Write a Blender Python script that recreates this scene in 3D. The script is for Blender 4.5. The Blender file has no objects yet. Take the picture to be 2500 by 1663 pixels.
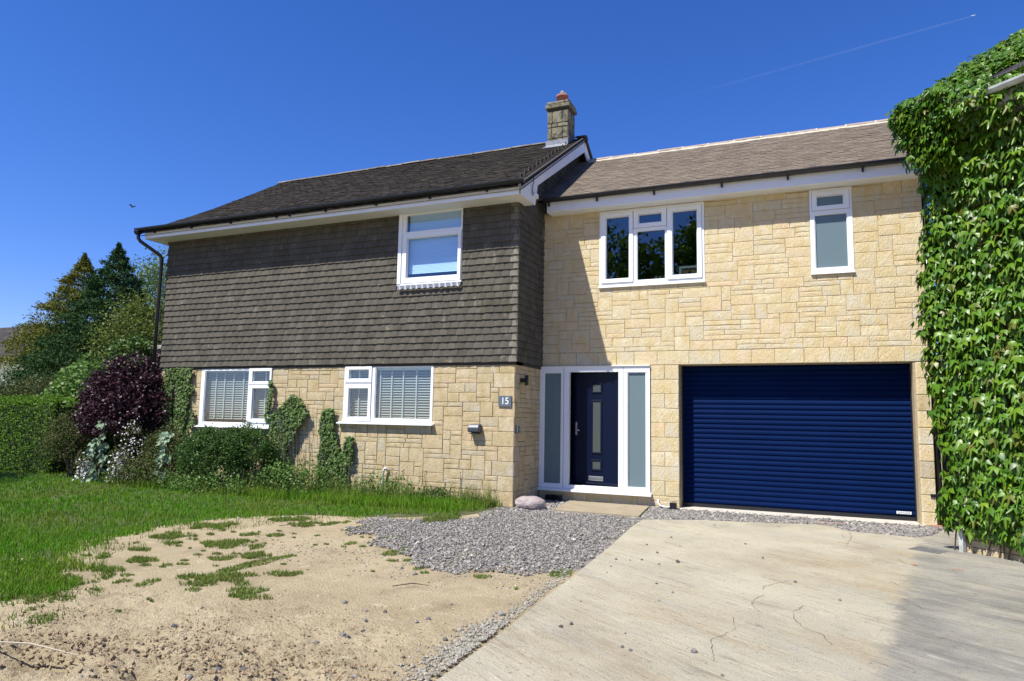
import bpy, bmesh, math, random
import numpy as np
from mathutils import Vector, Matrix
rng = np.random.default_rng(7); random.seed(7)
sc = bpy.context.scene; col = sc.collection
R_ = math.radians

# ------------------------------------------------------------------ camera
cd = bpy.data.cameras.new('camera'); cam = bpy.data.objects.new('camera', cd); col.objects.link(cam)
cd.sensor_width = 36; cd.lens = 24.366; cd.clip_start = .05; cd.clip_end = 30000
pit, rol, yaw = R_(6.4038), R_(1.0765), R_(-23.4727)
fw = Vector((math.sin(yaw)*math.cos(pit), math.cos(yaw)*math.cos(pit), math.sin(pit)))
rt = Vector((math.cos(yaw), -math.sin(yaw), 0)); up = rt.cross(fw)
r2 = math.cos(rol)*rt + math.sin(rol)*up; u2 = -math.sin(rol)*rt + math.cos(rol)*up
CAM = Vector((0, 0, 1.36))
cam.matrix_world = Matrix(((r2.x, u2.x, -fw.x, CAM.x), (r2.y, u2.y, -fw.y, CAM.y), (r2.z, u2.z, -fw.z, CAM.z), (0, 0, 0, 1)))
sc.camera = cam
# ------------------------------------------------------------------ sky and sun
SUN = Vector((-.595, -1, 1.72)).normalized()
w = bpy.data.worlds.new('World'); sc.world = w; w.use_nodes = True
nt = w.node_tree; nt.nodes.clear()
sky = nt.nodes.new('ShaderNodeTexSky'); sky.sky_type = 'NISHITA'; sky.sun_disc = False
sky.sun_elevation = math.asin(SUN.z); sky.sun_rotation = math.atan2(SUN.x, SUN.y)
sky.air_density = 1.0; sky.dust_density = 0.1; sky.ozone_density = 4.0; sky.altitude = 300
hs = nt.nodes.new('ShaderNodeHueSaturation'); hs.inputs['Saturation'].default_value = 1.25; gn = nt.nodes.new('ShaderNodeMix'); gn.data_type = 'RGBA'; gn.blend_type = 'MULTIPLY'; gn.inputs[0].default_value = 1; gn.inputs[7].default_value = (.88, .86, 1.25, 1)
bg = nt.nodes.new('ShaderNodeBackground'); bg.inputs[1].default_value = .09
wo = nt.nodes.new('ShaderNodeOutputWorld')
nt.links.new(sky.outputs[0], hs.inputs['Color']); nt.links.new(hs.outputs[0], gn.inputs[6]); nt.links.new(gn.outputs[2], bg.inputs[0]); nt.links.new(bg.outputs[0], wo.inputs[0])
sl = bpy.data.lights.new('sun', 'SUN'); sl.energy = 5.0; sl.angle = R_(.53); sl.color = (1, .962, .87)
so = bpy.data.objects.new('sun', sl); col.objects.link(so)
so.rotation_euler = SUN.to_track_quat('Z', 'Y').to_euler(); so.location = (0, 0, 30)
sc.view_settings.view_transform = 'Standard'; sc.view_settings.look = 'None'
sc.view_settings.exposure = .65; sc.view_settings.gamma = 1; sc.view_settings.use_curve_mapping = False

# ------------------------------------------------------------------ helpers
WM = {}
def wm(o): return WM.get(o.name, Matrix.Identity(4))
def link(o, parent=None, world=None):
    col.objects.link(o)
    if world is not None: WM[o.name] = world
    if parent is not None:
        o.parent = parent; o.matrix_parent_inverse = wm(parent).inverted()
    return o
def tag(o, label=None, cat=None, group=None, kind=None):
    if label: o['label'] = label
    if cat: o['category'] = cat
    if group: o['group'] = group
    if kind: o['kind'] = kind
    return o
def empty(name, loc, label, cat, group=None):
    o = bpy.data.objects.new(name, None); o.location = loc; o.empty_display_size = .2
    link(o, None, Matrix.Translation(Vector(loc))); return tag(o, label, cat, group)
def mesh(name, V, F, mat=None, smooth=False):
    m = bpy.data.meshes.new(name); m.from_pydata([tuple(v) for v in V], [], [tuple(f) for f in F]); m.update()
    if mat: m.materials.append(mat)
    if smooth: m.polygons.foreach_set('use_smooth', [True]*len(m.polygons))
    return m
def mesh_np(name, V, F, mat=None, smooth=False, mats=None, mi=None):
    V = np.asarray(V, np.float32); F = np.asarray(F, np.int32); n, k = F.shape
    m = bpy.data.meshes.new(name)
    m.vertices.add(len(V)); m.vertices.foreach_set('co', V.ravel())
    m.loops.add(n*k); m.loops.foreach_set('vertex_index', F.ravel())
    m.polygons.add(n); m.polygons.foreach_set('loop_start', np.arange(0, n*k, k, dtype=np.int32))
    m.polygons.foreach_set('loop_total', np.full(n, k, np.int32))
    m.polygons.foreach_set('use_smooth', np.full(n, bool(smooth)))
    m.update(calc_edges=True); m.validate()
    if mat: m.materials.append(mat)
    return m
def ob(name, me, parent=None, loc=None, rot=None, scale=None):
    o = bpy.data.objects.new(name, me)
    if loc is not None: o.location = loc
    if rot is not None: o.rotation_euler = rot
    if scale is not None: o.scale = scale
    return link(o, parent)
class MB:
    def __init__(s): s.V = []; s.F = []
    def add(s, V, F):
        b = len(s.V); s.V += [tuple(v) for v in V]; s.F += [tuple(b+i for i in f) for f in F]; return s
    def box(s, x0, x1, y0, y1, z0, z1):
        return s.add([(x0,y0,z0),(x1,y0,z0),(x1,y1,z0),(x0,y1,z0),(x0,y0,z1),(x1,y0,z1),(x1,y1,z1),(x0,y1,z1)],
                     [(0,3,2,1),(4,5,6,7),(0,1,5,4),(1,2,6,5),(2,3,7,6),(3,0,4,7)])
    def cbox(s, x0, x1, y0, y1, z0, z1, c=.006):   # box with chamfered front (towards -y) edges
        V = [(x0,y1,z0),(x1,y1,z0),(x1,y1,z1),(x0,y1,z1),(x0,y0+c,z0),(x1,y0+c,z0),(x1,y0+c,z1),(x0,y0+c,z1),
             (x0+c,y0,z0+c),(x1-c,y0,z0+c),(x1-c,y0,z1-c),(x0+c,y0,z1-c)]
        F = [(8,9,10,11),(4,5,9,8),(5,6,10,9),(6,7,11,10),(7,4,8,11),(0,1,5,4),(1,2,6,5),(2,3,7,6),(3,0,4,7),(3,2,1,0)]
        return s.add(V, F)
    def prism(s, poly, axis, a, b):   # polygon in the other two axes, extruded along axis
        def p(q, t):
            return (t, q[0], q[1]) if axis == 0 else ((q[0], t, q[1]) if axis == 1 else (q[0], q[1], t))
        n = len(poly); V = [p(q, a) for q in poly]+[p(q, b) for q in poly]
        F = [tuple(range(n)), tuple(range(2*n-1, n-1, -1))]+[(i, i+n, (i+1) % n+n, (i+1) % n) for i in range(n)]
        return s.add(V, F)
    def tube(s, pts, r, n=8, cap=True):
        pts = [Vector(p) for p in pts]; rings = []; R = r if isinstance(r, (list, tuple)) else [r]*len(pts)
        ref = None
        for i, p in enumerate(pts):
            d = (pts[min(i+1, len(pts)-1)]-pts[max(i-1, 0)]).normalized()
            a = Vector((0, 0, 1)) if abs(d.z) < .9 else Vector((1, 0, 0))
            if ref is not None: a = ref
            x = (a-d*a.dot(d)).normalized(); y = d.cross(x); ref = x
            rings.append([p+x*R[i]*math.cos(2*math.pi*k/n)+y*R[i]*math.sin(2*math.pi*k/n) for k in range(n)])
        V = [v for rg in rings for v in rg]; F = []
        for i in range(len(pts)-1):
            for k in range(n): F.append((i*n+k, i*n+(k+1) % n, (i+1)*n+(k+1) % n, (i+1)*n+k))
        if cap: F.append(tuple(range(n-1, -1, -1))); F.append(tuple((len(pts)-1)*n+k for k in range(n)))
        return s.add(V, F)
    def obj(s, name, mat, parent=None, smooth=False, fix=True):
        me = mesh(name, s.V, s.F, mat, smooth)
        if fix:
            bm = bmesh.new(); bm.from_mesh(me); bmesh.ops.recalc_face_normals(bm, faces=bm.faces); bm.to_mesh(me); bm.free()
        return ob(name, me, parent)
def panel(mb, x0, x1, z0, z1, holes, yf, yb, axis='x', reveal=True):
    xs = sorted({x0, x1, *[min(max(h[i], x0), x1) for h in holes for i in (0, 1)]}); zs = sorted({z0, z1, *[min(max(h[i], z0), z1) for h in holes for i in (2, 3)]})
    inn = lambda x, z: any(h[0] < x < h[1] and h[2] < z < h[3] for h in holes)
    P = (lambda x, y, z: (x, y, z)) if axis == 'x' else (lambda x, y, z: (y, x, z))
    nx, nz = len(xs)-1, len(zs)-1
    sol = [[not inn((xs[i]+xs[i+1])/2, (zs[j]+zs[j+1])/2) for j in range(nz)] for i in range(nx)]
    S = lambda i, j: 0 <= i < nx and 0 <= j < nz and sol[i][j]
    for i in range(nx):
        for j in range(nz):
            if not sol[i][j]: continue
            a, b, c, d = xs[i], xs[i+1], zs[j], zs[j+1]
            mb.add([P(a,yf,c),P(b,yf,c),P(b,yf,d),P(a,yf,d)], [(0,1,2,3)]); mb.add([P(a,yb,c),P(b,yb,c),P(b,yb,d),P(a,yb,d)], [(3,2,1,0)])
            if not S(i-1, j): mb.add([P(a,yf,c),P(a,yf,d),P(a,yb,d),P(a,yb,c)], [(0,1,2,3)])
            if not S(i+1, j): mb.add([P(b,yf,c),P(b,yb,c),P(b,yb,d),P(b,yf,d)], [(0,1,2,3)])
            if not S(i, j-1): mb.add([P(a,yf,c),P(a,yb,c),P(b,yb,c),P(b,yf,c)], [(0,1,2,3)])
            if not S(i, j+1): mb.add([P(a,yf,d),P(b,yf,d),P(b,yb,d),P(a,yb,d)], [(0,1,2,3)])
    return mb
def lerp(a, b, t): return a+(b-a)*t
def _h(ix, iy, s):
    n = (ix*374761393+iy*668265263+s*974634777) & 0xffffffff
    n = ((n ^ (n >> 13))*1274126177) & 0xffffffff
    return ((n ^ (n >> 16)) & 0xffff)/65535.
def vnoise(x, y, s=0):
    x = np.asarray(x, float); y = np.asarray(y, float); ix = np.floor(x).astype(np.int64); iy = np.floor(y).astype(np.int64)
    fx = x-ix; fy = y-iy; fx = fx*fx*(3-2*fx); fy = fy*fy*(3-2*fy)
    return lerp(lerp(_h(ix, iy, s), _h(ix+1, iy, s), fx), lerp(_h(ix, iy+1, s), _h(ix+1, iy+1, s), fx), fy)
def fbm(x, y, o=4, s=0):
    t = 0; a = .5
    for k in range(o): t = t+a*vnoise(np.asarray(x)*2**k+k*17.3, np.asarray(y)*2**k-k*9.1, s+k); a *= .5
    return t
def inpoly(x, y, P):
    c = np.zeros(len(x), bool); j = len(P)-1
    for i in range(len(P)):
        xi, yi = P[i]; xj, yj = P[j]
        if yi != yj: c ^= ((yi > y) != (yj > y)) & (x < (xj-xi)*(y-yi)/(yj-yi)+xi)
        j = i
    return c
# ------------------------------------------------------------------ materials
def M(name, c, c2=None, sc_=3., rough=.7, bump=0., bsc=60., rnd=None, rv=.2, ramp=None, metal=0., spec=.5, mapscale=None, spots=None, spots2=None,
      transl=0., lo=.35, hi=.65, bdist=.01, detail=6, bdetail=6, coat=0.):
    m = bpy.data.materials.new(name); m.use_nodes = True; t = m.node_tree; N = t.nodes; L = t.links
    b = N['Principled BSDF']; b.inputs['Roughness'].default_value = rough; b.inputs['Metallic'].default_value = metal
    b.inputs['Specular IOR Level'].default_value = spec; b.inputs['Coat Weight'].default_value = coat
    g = N.new('ShaderNodeNewGeometry'); pos = g.outputs['Position']
    if mapscale:
        mp = N.new('ShaderNodeMapping'); mp.inputs['Scale'].default_value = mapscale; L.new(pos, mp.inputs[0]); pos = mp.outputs[0]
    def rgb(v):
        n = N.new('ShaderNodeRGB'); n.outputs[0].default_value = (*v, 1); return n.outputs[0]
    def mix(a, b_, f, mode='MIX'):
        n = N.new('ShaderNodeMix'); n.data_type = 'RGBA'; n.blend_type = mode
        for s_, v in ((n.inputs[0], f), (n.inputs[6], a), (n.inputs[7], b_)):
            if isinstance(v, (int, float)): s_.default_value = v
            else: L.new(v, s_)
        return n.outputs[2]
    def noise(scale, lo_, hi_, det=detail, dx=0):
        n = N.new('ShaderNodeTexNoise'); n.inputs['Scale'].default_value = scale; n.inputs['Detail'].default_value = det; n.inputs['Roughness'].default_value = .6
        if dx:
            a = N.new('ShaderNodeVectorMath'); a.operation = 'ADD'; a.inputs[1].default_value = (dx, dx*.7, dx*1.3); L.new(pos, a.inputs[0]); L.new(a.outputs[0], n.inputs['Vector'])
        else: L.new(pos, n.inputs['Vector'])
        r = N.new('ShaderNodeMapRange'); r.inputs[1].default_value = lo_; r.inputs[2].default_value = hi_; L.new(n.outputs[0], r.inputs[0]); return r.outputs[0]
    rs = None
    if rnd == 'o': rs = N.new('ShaderNodeObjectInfo').outputs['Random']
    elif rnd == 'i': rs = g.outputs['Random Per Island']
    if ramp:
        cr = N.new('ShaderNodeValToRGB'); cr.color_ramp.interpolation = 'LINEAR'; e = cr.color_ramp.elements
        while len(e) < len(ramp): e.new(.5)
        for i, q in enumerate(ramp): e[i].position = i/(len(ramp)-1); e[i].color = (*q, 1)
        L.new(rs, cr.inputs[0]); cur = cr.outputs[0]
    else: cur = rgb(c)
    if c2: cur = mix(cur, rgb(c2), noise(sc_, lo, hi))
    if rnd and not ramp:
        mr = N.new('ShaderNodeMapRange'); mr.inputs[3].default_value = 1-rv; mr.inputs[4].default_value = 1+rv; L.new(rs, mr.inputs[0])
        cur = mix(cur, mr.outputs[0], 1., 'MULTIPLY')
    for k, sp in enumerate((spots, spots2)):
        if sp: cur = mix(cur, rgb(sp[0]), noise(sp[1], sp[2], sp[3], 4, 13.7*(k+1)))
    L.new(cur, b.inputs['Base Color'])
    if bump:
        n = N.new('ShaderNodeTexNoise'); n.inputs['Scale'].default_value = bsc; n.inputs['Detail'].default_value = bdetail; n.inputs['Roughness'].default_value = .65; L.new(pos, n.inputs['Vector'])
        bp = N.new('ShaderNodeBump'); bp.inputs['Strength'].default_value = bump; bp.inputs['Distance'].default_value = bdist
        L.new(n.outputs[0], bp.inputs['Height']); L.new(bp.outputs[0], b.inputs['Normal'])
    if transl:
        tr = N.new('ShaderNodeBsdfTranslucent'); L.new(cur, tr.inputs[0]); ms = N.new('ShaderNodeMixShader'); ms.inputs[0].default_value = transl
        L.new(b.outputs[0], ms.inputs[1]); L.new(tr.outputs[0], ms.inputs[2]); L.new(ms.outputs[0], N['Material Output'].inputs[0])
    return m
def glass(name, tint=(.9, .95, .95), refl=1.0, ior=1.5, base=None, rough=0.0):
    m = bpy.data.materials.new(name); m.use_nodes = True; t = m.node_tree; N = t.nodes; L = t.links; N.remove(N['Principled BSDF'])
    lwt = N.new('ShaderNodeLayerWeight'); lwt.inputs[0].default_value = .5; pw = N.new('ShaderNodeMath'); pw.operation = 'POWER'; pw.inputs[1].default_value = 5; L.new(lwt.outputs['Facing'], pw.inputs[0])
    mul = N.new('ShaderNodeMath'); mul.operation = 'MULTIPLY_ADD'; mul.inputs[1].default_value = .9; mul.inputs[2].default_value = .045*refl; mul.use_clamp = True
    L.new(pw.outputs[0], mul.inputs[0])
    gl = N.new('ShaderNodeBsdfGlossy'); gl.inputs['Roughness'].default_value = rough; gl.inputs[0].default_value = (1, 1, 1, 1)
    if base:
        tr = N.new('ShaderNodeBsdfDiffuse'); tr.inputs[0].default_value = (*base, 1)
    else:
        tr = N.new('ShaderNodeBsdfTransparent'); tr.inputs[0].default_value = (*tint, 1)
    ms = N.new('ShaderNodeMixShader'); L.new(mul.outputs[0], ms.inputs[0]); L.new(tr.outputs[0], ms.inputs[1]); L.new(gl.outputs[0], ms.inputs[2])
    L.new(ms.outputs[0], N['Material Output'].inputs[0]); return m
ST = [(0.487,0.386,0.23),(0.531,0.43,0.269),(0.564,0.464,0.31),(0.531,0.397,0.249),(0.575,0.48,0.329),(0.503,0.42,0.277),(0.465,0.42,0.329),(0.547,0.43,0.263)]
m_stone = M('stone_weathered', None, (.42,.325,.165), 9, .9, 1., 55, 'o', ramp=ST, bdist=.013, bdetail=3, mapscale=(1,1,.5), spots=((.25,.21,.13), 14, .66, .8), spots2=((.33,.255,.135), 75, .62, .8))
ST2 = [(.50,.50,.40),(.66,.50,.33),(0.548,0.465,0.3),(0.597,0.516,0.357),(0.567,0.49,0.339),(0.627,0.558,0.396),(0.597,0.481,0.319),(0.527,0.506,0.415),(0.597,0.516,0.345),(0.637,0.558,0.383)]
m_stone2 = M('stone_new', None, (.55,.43,.22), 8, .9, 1., 50, 'o', ramp=ST2, bdist=.013, bdetail=3, mapscale=(1,1,.5), spots=((.70,.61,.40), 22, .6, .8), spots2=((.45,.355,.19), 70, .62, .8))
m_mortar = M('mortar', (.27,.20,.11), (.20,.15,.09), 30, .95, .4, 200)
m_mortar2 = M('mortar_new', (.44,.35,.22), (.34,.27,.17), 30, .95, .4, 200)
m_tile = M('wall_tile', (0.07744,0.07057,0.05763), (0.1056,0.09681,0.07859), 6, .9, .5, 180, 'o', rv=.12, spots=((0.264,0.2443,0.1834), 9, .60, .85), spots2=((0.066,0.0561,0.03056), 5, .62, .8), mapscale=(1,1,.35), bdist=.004, spec=.12)
m_tile_i = M('wall_tile_far', (0.07744,0.07057,0.05763), (0.1056,0.09681,0.07859), 6, .9, .5, 180, 'i', rv=.12, spots=((0.264,0.2443,0.1834), 9, .60, .85), spots2=((0.066,0.0561,0.03056), 5, .62, .8), mapscale=(1,1,.35), bdist=.004, spec=.12)
m_tile_c = M('corner_tile', (0.1615,0.1477,0.117), (0.1105,0.0996,0.078), 22, .9, .5, 180, 'o', rv=.25, spots=((0.306,0.2739,0.2028), 30, .6, .8), bdist=.004)
m_tile_dk = M('shaded_side_tile', (0.0595,0.0525,0.04092), (0.084,0.0735,0.0561), 6, .9, .5, 150, 'o', rv=.25, spots=((0.0245,0.021,0.01584), 7, .5, .68), spots2=((0.14,0.133,0.099), 26, .68, .8), bdist=.004, spec=.12)  # darker copy of the wall tile, the return wall's shade put into its colour
m_roof = M('old_roof_tile', (0.02108,0.01798,0.01456), (0.0341,0.02842,0.02236), 3, .95, .6, 90, 'i', rv=.35, spots=((0.186,0.1624,0.13), 26, .66, .76), spots2=((0.0124,0.01044,0.00832), 4, .58, .75), bdist=.008, spec=.12)
m_roofd = M('roof_deck', (.05,.045,.04), rough=.95)
m_roof2 = M('new_roof_tile', (0.1564,0.126,0.09688), (0.1327,0.1086,0.08424), 2, .9, .4, 130, 'i', rv=.17, bdist=.004, spec=.12)
m_ridge = M('old_ridge_tile', (0.102,0.09,0.0725), (0.192,0.18,0.1508), 7, .95, .6, 60, 'o', rv=.3, spots=((0.27,0.114,0.029), 3.4, .60, .68), spots2=((0.33,0.318,0.2784), 12, .64, .72))
m_ridge2 = M('new_ridge_tile', (.33,.26,.21), (.27,.22,.18), 8, .85, .3, 100, 'o', rv=.1)
m_rmort = M('ridge_mortar', (.50,.46,.37), (.42,.38,.29), 14, .9, .5, 70)
m_white = M('white_upvc', (.80,.82,.84), rough=.32, spec=.45)
m_board = M('white_board', (.76,.77,.78), (.68,.69,.69), 3, .45, spec=.4, spots=((.42,.44,.38), 9, .70, .82), lo=.5, hi=.8)
m_soffit = M('white_soffit', (.74,.73,.70), rough=.5)
m_black = M('black_plastic', (.012,.013,.016), rough=.28, spec=.5)
m_grey = M('old_white_gutter', (.52,.54,.52), (.34,.36,.33), 12, .4, .2, 40)
m_blue = M('navy_slat', (.0018,.0105,.052), (.0022,.0115,.060), 2, .6, spec=.03)
m_blued = M('navy_door', (.0015,.005,.022), rough=.35, spec=.22)
m_glass = glass('window_glass', refl=1.7)
m_glassx = glass('window_glass_dark', (.55,.6,.62), refl=2.2)
m_frost = glass('frosted_glass', base=(.125,.18,.20), refl=.9, rough=.32)
m_int = M('room_wall', (.20,.19,.17), rough=.9)
m_intd = M('room_floor', (.10,.08,.06), rough=.8)
m_blind = M('blind_slat', (.36,.35,.33), rough=.5, rnd='o', rv=.08)
m_tape = M('blind_tape', (.5,.5,.49), rough=.7)
m_lead = M('lead', (0.1512,0.1637,0.192), (0.2232,0.2381,0.2611), 14, .45, .4, 60, metal=.4)
m_slate = M('grey_plastic', (.10,.125,.15), rough=.5)
m_ventm = M('vent_plastic', (.05,.062,.085), rough=.35)
m_letter = M('white_letter', (.85,.85,.85), rough=.5)
m_ltxt = M('label_text', (.12,.14,.2), rough=.6)
m_chim = M('chimney_stone', (0.144,0.1332,0.0924), (0.2376,0.216,0.1452), 11, .95, .9, 60, 'o', rv=.25, spots=((0.0396,0.036,0.0264), 14, .52, .66), spots2=((0.3024,0.3024,0.2508), 30, .68, .74))
m_pot = M('terracotta', (.38,.135,.085), (.30,.10,.07), 14, .8, .3, 60, spots=((.55,.45,.38), 25, .68, .8))
m_steel = M('steel', (.55,.55,.55), rough=.3, metal=1)
m_pipe = M('white_pipe', (.74,.75,.74), (.5,.5,.47), 14, .5, .3, 60)
m_thresh = M('pale_threshold', (.55,.51,.46), (.46,.42,.36), 7, .85, .3, 70)
m_slab = M('concrete_slab', (.28,.225,.15), (.33,.275,.19), 5, .9, .7, 90, spots=((.19,.16,.12), 9, .55, .8))
m_rock = M('pink_boulder', (.25,.20,.20), (.36,.31,.30), 14, .85, .6, 50, spots=((.22,.17,.17), 22, .62, .75))
m_stem = M('brown_stem', (.10,.07,.045), rough=.9)
m_bark = M('bark', (.09,.07,.05), (.15,.12,.09), 9, .95, .8, 30)

# ground materials ----------------------------------------------------
m_soil = M('dry_soil', (0.4938,0.4059,0.2618), (0.3935,0.3176,0.1982), 1.5, .97, 1., 55, spots=((0.2932,0.2324,0.1486), 2.3, .55, .78), spots2=((0.5864,0.5113,0.3609), 7, .58, .78), bdist=.035, bdetail=10, detail=8, spec=.12)
m_lawn = M('lawn_soil', (.05,.07,.022), (.09,.085,.04), 6, .95, .8, 80)
m_gbed = M('gravel_dust', (0.1656,0.1536,0.1334), (0.2318,0.2117,0.1825), 14, .95, .8, 90)
m_grav = M('slate_chip', None, rnd='i', ramp=[(0.1277,0.1187,0.113),(0.2298,0.2137,0.2002),(0.166,0.1543,0.1438),(0.3192,0.2968,0.267),(0.2042,0.184,0.1591),(0.2681,0.2493,0.2363),(0.166,0.1543,0.1438),(0.4213,0.3799,0.3184),(0.2171,0.2019,0.1849)], rough=.7, spots=((0.6384,0.5818,0.4827), 60, .70, .76))
m_peb = M('pebble', None, rnd='i', ramp=[(0.3588,0.284,0.1794),(0.5083,0.4485,0.3312),(0.284,0.2317,0.1587),(0.2541,0.2467,0.2208),(0.3887,0.3065,0.1932),(0.6279,0.5681,0.4278)], rough=.85)
m_clod = M('soil_clod', (0.2329,0.1687,0.1008), (0.3105,0.2301,0.144), 9, .97, .8, 60, 'i', rv=.3)
m_peb1 = M('loose_stone', (.12,.115,.11), (.20,.185,.17), 30, .85, .5, 60, 'o', rv=.45)
m_chalk = M('chalk_stone', (.34,.32,.27), (.24,.22,.18), 30, .9, .5, 60, 'i', rv=.2)
def concrete(name):
    m = bpy.data.materials.new(name); m.use_nodes = True; t = m.node_tree; N = t.nodes; L = t.links; b = N['Principled BSDF']; b.inputs['Roughness'].default_value = .9; b.inputs['Specular IOR Level'].default_value = .3
    g = N.new('ShaderNodeNewGeometry')
    def nz(scale, lo, hi, rot=0, sc3=(1,1,1), det=9, off=0, rgh=.65):
        r0 = N.new('ShaderNodeVectorRotate'); r0.rotation_type = 'Z_AXIS'; r0.inputs['Angle'].default_value = rot; L.new(g.outputs['Position'], r0.inputs[0])
        mp = N.new('ShaderNodeMapping'); mp.inputs['Scale'].default_value = sc3; mp.inputs['Location'].default_value = (off,off,off); L.new(r0.outputs[0], mp.inputs[0])
        n = N.new('ShaderNodeTexNoise'); n.inputs['Scale'].default_value = scale; n.inputs['Detail'].default_value = det; n.inputs['Roughness'].default_value = rgh; L.new(mp.outputs[0], n.inputs['Vector'])
        r = N.new('ShaderNodeMapRange'); r.inputs[1].default_value = lo; r.inputs[2].default_value = hi; L.new(n.outputs[0], r.inputs[0]); return r.outputs[0], n.outputs[0]
    def mix(a, c, f, amt=None, mode='MIX'):
        n = N.new('ShaderNodeMix'); n.data_type = 'RGBA'; n.blend_type = mode
        if amt is not None:
            k = N.new('ShaderNodeMath'); k.operation = 'MULTIPLY'; k.inputs[1].default_value = amt; L.new(f, k.inputs[0]); f = k.outputs[0]
        L.new(f, n.inputs[0])
        for q, v in ((6, a), (7, c)):
            if isinstance(v, tuple): n.inputs[q].default_value = (*v, 1)
            else: L.new(v, n.inputs[q])
        return n.outputs[2]
    SX = .62
    A_ = mix((.40,.36,.265), (.48,.435,.325), nz(1.1, .38, .62)[0])
    A_ = mix(A_, (.34,.255,.15), nz(.75, .50, .72, SX, (.5,1.3,1), off=5)[0], .85)
    A_ = mix(A_, (.37,.355,.295), nz(1.6, .50, .70, SX, (.4,1.5,1), off=9)[0], .8)
    B_ = mix((.215,.205,.178), (.33,.31,.26), nz(1.4, .40, .62, off=31)[0])
    B_ = mix(B_, (.43,.39,.29), nz(1.3, .47, .62, SX, (.35,1.6,1), off=37)[0], .8)
    B_ = mix(B_, (.125,.122,.115), nz(2.2, .50, .72, SX, (.4,1.6,1), off=39)[0], .7)
    sp = N.new('ShaderNodeSeparateXYZ'); L.new(g.outputs['Position'], sp.inputs[0])
    k1 = N.new('ShaderNodeMath'); k1.operation = 'MULTIPLY_ADD'; k1.inputs[1].default_value = -.169; k1.inputs[2].default_value = .54; L.new(sp.outputs[1], k1.inputs[0])
    k2 = N.new('ShaderNodeMath'); k2.operation = 'ADD'; L.new(k1.outputs[0], k2.inputs[0]); L.new(sp.outputs[0], k2.inputs[1])
    k3 = N.new('ShaderNodeMath'); k3.operation = 'MULTIPLY_ADD'; k3.inputs[1].default_value = .5; k3.inputs[2].default_value = -.25; L.new(nz(6., 0, 1, off=51)[1], k3.inputs[0])
    k4 = N.new('ShaderNodeMath'); k4.operation = 'ADD'; L.new(k2.outputs[0], k4.inputs[0]); L.new(k3.outputs[0], k4.inputs[1])
    mr = N.new('ShaderNodeMapRange'); mr.inputs[1].default_value = .0; mr.inputs[2].default_value = .13; L.new(k4.outputs[0], mr.inputs[0])
    cur = mix(A_, B_, mr.outputs[0])
    cur = mix(cur, (.19,.165,.125), nz(.55, .56, .66, off=71)[0], .45)
    s1, raw = nz(5.5, .56, .68, SX, (.3,2.3,1), off=3, rgh=.78)
    cur = mix(cur, (.15,.13,.10), s1, .7)
    cur = mix(cur, (.27,.19,.11), nz(3.2, .60, .74, SX, (.35,1.8,1), off=61)[0], .7)
    cur = mix(cur, (.52,.48,.39), nz(5, .56, .70, SX+.06, (.28,2.0,1), off=21, rgh=.78)[0], .75)
    cur = mix(cur, (.11,.095,.075), nz(26, .59, .69, off=2)[0], .6)
    cur = mix(cur, (.15,.135,.11), nz(95, .56, .70, off=4)[0], .55)
    cur = mix(cur, (.58,.55,.47), nz(60, .62, .72, off=8)[0], .5)
    L.new(cur, b.inputs['Base Color'])
    ad = N.new('ShaderNodeMath'); ad.operation = 'MULTIPLY_ADD'; ad.inputs[1].default_value = 2.; L.new(nz(5.5, 0, 1, SX, (.3,2.3,1), off=3, rgh=.78)[1], ad.inputs[0]); L.new(nz(70, 0, 1)[1], ad.inputs[2])
    bp = N.new('ShaderNodeBump'); bp.inputs['Strength'].default_value = .8; bp.inputs['Distance'].default_value = .018; L.new(ad.outputs[0], bp.inputs['Height']); L.new(bp.outputs[0], b.inputs['Normal'])
    return m
m_drive = concrete('weathered_concrete'); m_drive2 = m_drive
m_crack = M('crack', (.07,.06,.048), (.14,.12,.09), 30, 1.)

# leaves ----------------------------------------------------------------
def LF(name, ramp, rough=.5, transl=.28, spec=.2, c2=None, sc_=3., lo=.35, hi=.65): return M(name, None, c2, sc_, rnd='i', ramp=ramp, rough=rough, transl=transl, spec=spec, lo=lo, hi=hi)
m_ivyR = LF('boston_ivy_leaf', [(.020,.070,.004),(.055,.145,.006),(.085,.19,.008),(.045,.12,.006),(.11,.22,.010),(.06,.15,.007),(.14,.24,.012),(.075,.17,.008),(.035,.10,.006),(.13,.13,.02)], .40, .2, .42)
m_ivyRo = M('boston_ivy_leaf_near', None, rnd='o', ramp=[(.045,.12,.005),(.09,.20,.008),(.06,.15,.007),(.12,.23,.010),(.07,.17,.008),(.15,.25,.013),(.09,.19,.008),(.14,.13,.025)], rough=.40, transl=.2, spec=.42)
m_ivyS = LF('ivy_leaf', [(.045,.095,.018),(.085,.155,.028),(.065,.125,.022),(.14,.20,.04)], .5, .2, .35)
m_box = LF('box_leaf', [(.035,.085,.02),(.07,.135,.03),(.05,.105,.022),(.095,.165,.035)], .42)
m_purp = LF('purple_leaf', [(.022,.008,.014),(.045,.012,.022),(.03,.014,.022),(.075,.02,.03)], .5, .12, .35)
m_gold = LF('golden_conifer', [(.11,.125,.015),(.20,.20,.025),(.07,.09,.015),(.15,.16,.02),(.045,.06,.012)], .8, .2, .2)
m_dark = LF('dark_conifer', [(.012,.038,.010),(.025,.07,.015),(.018,.05,.012),(.04,.095,.02)], .8, .15, .2)
m_yel = LF('yellow_green_leaf', [(.10,.14,.025),(.14,.18,.035),(.08,.115,.022)], .55)
m_lgt = LF('light_leaf', [(.10,.16,.05),(.14,.21,.08),(.075,.13,.04)], .5)
m_hedge = LF('hedge_leaf', [(.07,.16,.012),(.13,.24,.02),(.05,.12,.01)], .6, .3, .15)
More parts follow.
